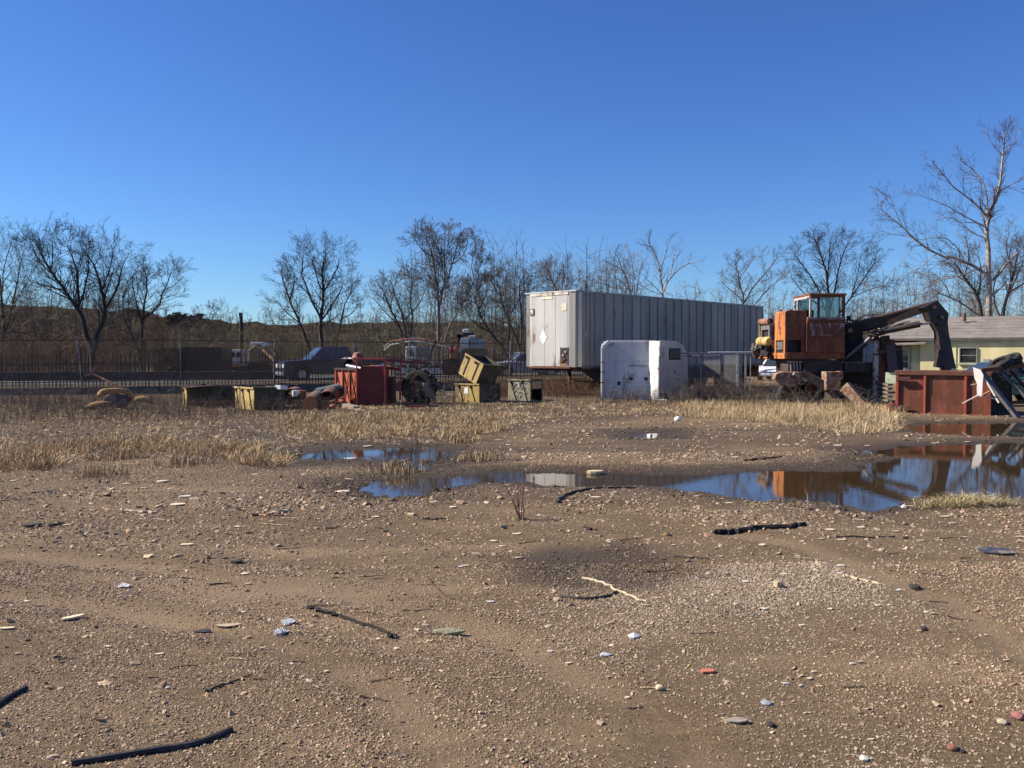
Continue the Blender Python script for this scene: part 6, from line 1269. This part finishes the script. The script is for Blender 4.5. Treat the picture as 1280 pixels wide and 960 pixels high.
# ------------------------------------------------------------------ litter on the open ground
chip = mat('pale_wood_chip', (.50, .40, .27), .85, wear=.2, wearcol=(.3, .22, .13), scale=20); blk = mat('black_rubber', (.018, .017, .017), .7, scale=10, wear=.3, wearcol=(.06, .05, .045)); drk = mat('dark_twig', (.06, .045, .035), .9, scale=20)
gz = lambda p: float(terrain(np.array([p.x]), np.array([p.y]))[0])
def line(label, pxs, r, m, cat, name, n_=7, lift=.4, flat=1.0):
    pts = [G(a_, b2) for a_, b2 in pxs]
    # smooth
    q = [pts[0]]
    for i in range(len(pts)-1): q += [pts[i].lerp(pts[i+1], .3), pts[i].lerp(pts[i+1], .7)]
    q.append(pts[-1]); rr_ = r if isinstance(r, (list, tuple)) else None
    nat = cat in ('stick', 'twig', 'branch', 'metal strip', 'rod')
    rw = random.Random(int(abs(pxs[0][0])*7+pxs[0][1])); rad0 = rr_[0] if rr_ else r
    if nat:
        q2 = []
        for a_, b2 in zip(q, q[1:]): q2 += [a_, a_.lerp(b2, .33), a_.lerp(b2, .66)]
        q = q2+[q[-1]]; q = [p+Vector((rw.gauss(0, rad0*.7), rw.gauss(0, rad0*1.1), 0)) if 0 < i < len(q)-1 else p for i, p in enumerate(q)]
    for p in q: p.z = max(gz(p), 0)+rad0*lift+.004
    c0 = q[0].copy(); k = len(q); rs = [rr_[0]+(rr_[1]-rr_[0])*i/(k-1) for i in range(k)] if rr_ else ([r*rw.uniform(.7, 1.15)*(1.1-.5*i/(k-1)) for i in range(k)] if nat else r)
    o = MB().tube([p-c0 for p in q], rs, n_).build(name, m, smooth=True); o.location = c0; return tag(o, label, cat)
line('long curved strip of black rubber at the bottom left', [(90, 961), (160, 951), (225, 940), (265, 929), (289, 917)], .014, blk, 'rubber strip', 'rubber_strip')
line('short piece of black hose cut by the left edge', [(-12, 892), (10, 876), (33, 864)], .013, blk, 'hose', 'hose')
line('straight thick black stick on the right half of the lot', [(894, 671), (930, 668), (970, 665), (1006, 661)], [.028, .022], mat('charred_stick', (.022, .017, .015), .9), 'stick', 'stick')
line('flat grey metal strip left of the middle', [(384, 762), (410, 769), (440, 778), (470, 789), (496, 800)], [.014, .009], mat('grey_steel_strip', (.045, .040, .036), .95, spec=.1), 'metal strip', 'metal_strip', 4)
line('thin dark twig above the metal strip', [(534, 722), (548, 740), (568, 752)], .006, drk, 'twig', 'twig', 5)
line('thin dark twig in the lower left', [(256, 866), (285, 856), (314, 845)], .0055, drk, 'twig', 'twig', 5)
line('curved dark branch right below the puddle middle', [(696, 632), (705, 621), (735, 614), (795, 611)], [.02, .010], drk, 'branch', 'branch')
line('pale bent branch lying in the damp patch', [(729, 726), (755, 732), (775, 744), (808, 757)], [.012, .006], chip, 'branch', 'branch')
line('second pale twig crossing the damp patch branch', [(730, 728), (752, 726)], .006, chip, 'twig', 'twig', 5)
line('black bent cable with a knot in the damp patch', [(700, 748), (730, 752), (758, 750), (771, 743)], .009, blk, 'cable', 'cable')
line('pale straight stick on the right half', [(1054, 727), (1075, 731), (1101, 736)], .012, chip, 'stick', 'stick')
line('dark thin rod with a knob below the big puddle', [(1045, 677), (1080, 677), (1118, 676)], .009, drk, 'rod', 'rod', 5)
line('dark angled twig at the lower edge of the big puddle', [(1036, 626), (1050, 640), (1062, 652)], .012, drk, 'twig', 'twig', 5)
line('dark stick lying on the mud bank right of the middle', [(930, 577), (955, 575), (978, 573)], .018, drk, 'stick', 'stick', 5)
line('long pale stick on the upper left of the lot', [(152, 640), (172, 642), (196, 643)], .018, chip, 'stick', 'stick', 5)
line('reddish stick of a crossed pair on the left', [(314, 647), (340, 647), (362, 648)], .016, mat('reddish_stick', (.33, .17, .10), .9), 'stick', 'stick', 5)
line('pale stick of a crossed pair on the left', [(334, 647), (350, 643), (364, 641)], .022, chip, 'stick', 'stick', 5)
line('dark twig in the far left gravel', [(60, 660), (82, 657)], .012, drk, 'twig', 'twig', 5)
line('thin dark twig at the left of the sandy streak', [(262, 734), (290, 728)], .006, drk, 'twig', 'twig', 5)
line('short dark rod beside the middle stick cluster', [(528, 650), (556, 651)], .014, drk, 'rod', 'rod', 5)
line('small dark stick right of the little weed', [(730, 664), (746, 665)], .014, drk, 'stick', 'stick', 5)
line('long thin dark twig left of the right hand gravel', [(842, 699), (888, 703)], .007, drk, 'twig', 'twig', 5)
def shard(label, px, py, w_, h_, m, cat, name, seed=0, th=.012, tilt=.15, rz=0.0, group=None, n_=8, crumple=0.0):
    """flat irregular piece, w_ x h_ in picture pixels, lying on the ground"""
    rr_ = random.Random(seed*13+int(px)); c_ = G(px, py); s = c_.y/F; W2 = w_*s/2; D2 = max(h_*s/2*min(c_.y/1.6*.6, 3.2), W2*.3); D2 = min(D2, W2*.75); th *= .6
    pts = [(math.cos(2*PI*k/n_)*W2*rr_.uniform(.7, 1.1), math.sin(2*PI*k/n_)*D2*rr_.uniform(.65, 1.15)) for k in range(n_)]
    m_ = MB(); vs = []
    for q in range(3): 
        for (a_, b2) in pts: vs.append((a_*(1-.06*(q == 0)), b2*(1-.06*(q == 0)), th*q/2+tilt*a_*.3+rr_.uniform(-1, 1)*crumple*.4))
    vs.append((rr_.uniform(-.2, .2)*W2, 0, th*1.25+crumple)); vs.append((0, 0, 0))
    fs = []
    for q in range(2):
        for k in range(n_): fs.append((q*n_+k, q*n_+(k+1) % n_, (q+1)*n_+(k+1) % n_, (q+1)*n_+k))
    for k in range(n_): fs.append((2*n_+k, 2*n_+(k+1) % n_, 3*n_)); fs.append((k, 3*n_+1, (k+1) % n_))
    o = m_.add(vs, fs).build(name, m); o.location = (c_.x, c_.y, max(gz(c_), 0)+abs(tilt*W2*.3)+.002); o.rotation_euler = (0, 0, rz); return tag(o, label, cat, group)
foil = mat('crumpled_foil', (.45, .47, .50), .35, .6, wear=.2, wearcol=(.2, .2, .2), scale=30, bmp=1.0); cream = mat('cream_wood_shard', (.66, .55, .38), .8, var=.15, scale=15)
shard('cream pointed wood shard on the left', 90, 776, 28, 7, cream, 'wood shard', 'wood_shard', 1, .016, .35, .35)
shard('cream sliver cut by the left edge', 8, 789, 24, 4, cream, 'wood shard', 'wood_shard', 2, .01)
shard('flat oval tan shard beside the dark scrap', 286, 782, 36, 7, mat('tan_shard', (.42, .33, .22), .85, scale=15), 'wood shard', 'wood_shard', 3, .012)
shard('dark flat scrap left of the tan oval shard', 254, 789, 24, 8, blk, 'scrap', 'scrap', 4, .015, .2)
shard('crumpled silver foil, lower piece', 353, 793, 22, 9, foil, 'foil', 'foil', 5, .02, .1, 0, crumple=.02)
shard('crumpled silver foil, upper piece', 362, 783, 22, 9, foil, 'foil', 'foil', 6, .02, .1, 0, crumple=.02)
shard('small grey white crumpled scrap on the upper left', 155, 735, 17, 6, foil, 'scrap', 'scrap', 7, .02, .1, crumple=.015)
mt = shard('dark rubber mat with a dusty centre at the right edge', 1245, 695, 56, 17, mat('bluish_rubber_mat', (.05, .052, .065), .6, scale=4, wear=.35, wearcol=(.20, .16, .12)), 'rubber mat', 'rubber_mat', 8, .02, .05, -.18)
shard('frayed pale green rag lying in the foreground gravel', 560, 795, 48, 11, mat('pale_green_rag', (.40, .38, .25), .9, scale=25, wear=.4, wearcol=(.2, .17, .10), bmp=1.0), 'rag', 'rag', 9, .02, .05, -.1, crumple=.02)
shard('white crumpled plastic above the lower right gravel', 791, 800, 18, 8, mat('white_plastic', (.62, .62, .60), .4, scale=20), 'plastic', 'plastic', 10, .015, .1, crumple=.015)
shard('greyish torn plastic left of the lower right gravel', 757, 826, 16, 6, mat('white_plastic', (.62, .62, .60)), 'plastic', 'plastic', 11, .01, .1, crumple=.01)
shard('flat salmon red brick fragment in the foreground', 885, 847, 20, 9, mat('brick_fragment_red', (.50, .16, .11), .85, scale=20), 'brick fragment', 'brick_fragment', 12, .016)
shard('flat grey stone flake in the foreground', 922, 909, 32, 12, mat('grey_flake', (.30, .26, .21), .9, scale=20), 'stone', 'stone', 13, .014)
shard('pale buff foam piece floating in the puddle', 744, 590, 23, 8, mat('buff_foam', (.58, .46, .28), .9, scale=10), 'foam piece', 'foam_piece', 14, .07, .1)
shard('pale shard at the left end of the lower puddle', 429, 617, 20, 5, cream, 'wood shard', 'wood_shard', 15, .03)
shard('whitish sheet in the upper left muddy puddle', 438, 572, 17, 5, mat('white_plastic', (.62, .62, .60)), 'plastic', 'plastic', 16, .03, .1)
def rock(label, px, py, w_, m, cat='stone', name='stone', seed=0, sq=.7, cube=False):
    rr_ = random.Random(seed+int(px)); c_ = G(px, py); r_ = w_*c_.y/F/2; m_ = MB()
    import bmesh
    bm = bmesh.new(); bmesh.ops.create_icosphere(bm, subdivisions=1, radius=r_) if not cube else bmesh.ops.create_cube(bm, size=r_*1.6)
    for v in bm.verts: v.co = Vector((v.co.x*rr_.uniform(.8, 1.15), v.co.y*rr_.uniform(.75, 1.1), v.co.z*sq*rr_.uniform(.75, 1.15)))
    me = bpy.data.meshes.new(name); bm.to_mesh(me); bm.free(); me.materials.append(m); o = bpy.data.objects.new(name, me); C.objects.link(o)
    b = o.modifiers.new('b', 'BEVEL'); b.width = r_*.12; o.location = (c_.x, c_.y, gz(c_)+r_*sq*.6); o.rotation_euler.z = rr_.random()*3; return tag(o, label, cat)
dkst = mat('dark_stone', (.05, .042, .036), .9, scale=20, bmp=.8); 
rock('round dark stone on the right half', 1143, 737, 18, dkst, sq=.55); rock('small dark stone below the round dark one', 1155, 793, 11, dkst, sq=.7)
rock('smooth dark pebble in the foreground', 963, 913, 15, dkst, sq=.5); rock('reddish brown stone at the bottom right', 1191, 943, 17, mat('red_brown_stone', (.24, .10, .065), .9, scale=20), sq=.6)
rock('purple pink brick piece at the right edge', 1272, 905, 20, mat('pink_brick', (.30, .12, .11), .9, scale=20), 'brick fragment', 'brick_fragment', sq=.6)
rock('pale square block of stone right of the middle', 972, 739, 11, mat('pale_block', (.46, .36, .24), .9, scale=20), cube=True, sq=1); rock('cream pebble in the lower middle', 824, 869, 13, mat('cream_pebble', (.55, .48, .30), .8, scale=20))
rock('white lump on the mud far right of the middle', 847, 527, 12, whitep, 'lump', 'white_lump', sq=.7); rock('white block standing in the tiny puddle', 812, 545, 7, whitep, 'block', 'white_block', cube=True, sq=1.2)
rock('pale rounded cobble at the bottom right', 1253, 911, 15, mat('buff_cobble', (.45, .37, .25), .9, scale=20), sq=.5); rock('blue grey flat pebble in the right foreground', 958, 886, 18, mat('blue_grey_pebble', (.30, .34, .36), .8, scale=20), sq=.3)
rock('black lump added as the cast shadow of the red brown stone at the bottom right', 1203, 946, 8, blk, 'lump', 'stone_shadow'); rock('white fleck of stone at the bottom edge', 1080, 955, 16, mat('cream_white_stone', (.6, .58, .52), .8, scale=20), sq=.4)  # first lump is the red brown stone's cast shadow, made as a black solid
rock('white stone by the near shore of the big puddle', 1130, 633, 9, mat('cream_white_stone', (.6, .58, .52)), sq=.7); rock('small yellow pebble in the foreground', 861, 838, 5, mat('yellow_bit', (.6, .42, .05), .6))
shard('dark scrap above the sandy streak', 296, 703, 18, 6, blk, 'scrap', 'scrap', 31, .025, .3); shard('dark flattened scrap at the far left', 41, 660, 24, 5, blk, 'scrap', 'scrap', 32, .03, .2)
shard('pale shard among the upper left gravel', 204, 603, 16, 5, cream, 'wood shard', 'wood_shard', 33, .03); shard('white flake below the upper left shard', 232, 623, 16, 4, mat('cream_white_stone', (.6, .58, .52)), 'flake', 'flake', 34, .02)
shard('pale flake with a dark edge on the left', 222, 634, 22, 5, cream, 'wood shard', 'wood_shard', 35, .02); shard('cream flake in the left gravel', 233, 682, 20, 4, cream, 'wood shard', 'wood_shard', 36, .015)
rng2 = random.Random(77); k = 0
while k < 110:        # small wood chips that nothing tells apart
    px, py = rng2.uniform(5, 1275), 548+ (rng2.random()**1.5)*330
    p = G(px, py); 
    z, s_ = terrain(np.array([p.x]), np.array([p.y]), True)
    if z[0] < .012: continue
    big = rng2.uniform(6, 15) if py < 760 else rng2.uniform(6, 13)
    shard('small pale wood chip lying flat on the gravel', px, py, big, 3, rng2.choice([chip, cream, cream, mat('tan_shard', (.42, .33, .22)), mat('cream_white_stone', (.6, .58, .52))]), 'wood chip', 'wood_chip', k, .010, .1, rng2.uniform(-.6, .6), 'wood chips on the gravel', 6); k += 1
k = 0
while k < 60:
    px, py = rng2.uniform(5, 1275), 560+(rng2.random()**1.4)*330; p = G(px, py); z = terrain(np.array([p.x]), np.array([p.y]))
    if z[0] < .012: continue
    a_ = rng2.uniform(-.35, .35); L = rng2.uniform(6, 20); o = line('short thin dark twig lying on the gravel', [(px-L*math.cos(a_), py-L*.3*math.sin(a_)), (px, py+rng2.uniform(-1.5, 1.5)), (px+L*math.cos(a_), py+L*.3*math.sin(a_))], .0035*max(1, p.y/6), rng2.choice([drk, drk, chip]), 'twig', 'twig', 4); o['group'] = 'small twigs on the gravel'; o['label'] = 'short thin twig lying on the gravel'; k += 1
# the little weed in the middle and the tuft on the shore
b0 = G(651, 653); t = thing('weed', 'small leafless weed with thin reddish stems in the middle of the lot', 'weed', (b0.x, b0.y, gz(b0)))
rr = random.Random(17); wst = mat('reddish_weed_stem', (.17, .085, .06), .9, scale=10)
for i, (dx, h_) in enumerate(((-.20, .42), (-.14, .33), (-.08, .40), (-.02, .44), (.02, .36), (.0, .30), (.05, .22), (-.11, .25), (.03, .46))):
    p0 = Vector((rr.uniform(-.02, .02), rr.uniform(-.02, .02), -.01)); p1 = p0+Vector((dx*.5, rr.uniform(-.05, .05), h_*.55)); p2 = Vector((dx, rr.uniform(-.1, .1), h_))
    s_ = MB().tube([p0, p1, p2], [.005, .0035, .0015], 5).build('stem', wst, t); 
    MB().tube([p1, p1+Vector((rr.uniform(-.07, .07), rr.uniform(-.05, .05), .08))], [.0025, .001], 4).build('twig', wst, s_)
for i in range(12): a_ = rr.random()*6.28; MB().add([(0, 0, .005), (math.cos(a_)*.05, math.sin(a_)*.05, .02), (math.cos(a_)*.10, math.sin(a_)*.10+.01, .012), (math.cos(a_+.3)*.05, math.sin(a_+.3)*.05, .015)], [(0, 1, 2, 3)]).build('leaf', mat('dull_green_leaf', (.07, .08, .03), .8), t)
Pt = gp([(1140, 638), (1170, 635), (1200, 632), (1240, 635), (1262, 639), (1200, 641), (1150, 641)]); x, y = scatter(3600, Pt, 301, 2, .1)
blades(x, y, rng.uniform(.05, .20, len(x)), .006, 2.6, np.array([[.55, .44, .24], [.42, .33, .16], [.24, .21, .09], [.6, .5, .3]]), 'grass_tuft', 'flattened tuft of dry grass on the near shore of the big puddle', 18)
tu = random.Random(3)
for (px, py) in ((270, 565), (230, 583), (600, 575), (150, 575), (500, 590), (570, 553), (130, 595)):
    c_ = G(px, py); k = 160; r = np.random.default_rng(px); x = c_.x+r.normal(0, .18, k); y = c_.y+r.normal(0, .18, k); z, s_ = terrain(x, y, True); kk = z > -.01; x, y = x[kk], y[kk]
    o = blades(x, y, r.uniform(.08, .24, len(x)), .012, .9, STRAW, 'grass_tuft', None, px); tag(o, 'straw tuft', None, None, 'stuff')
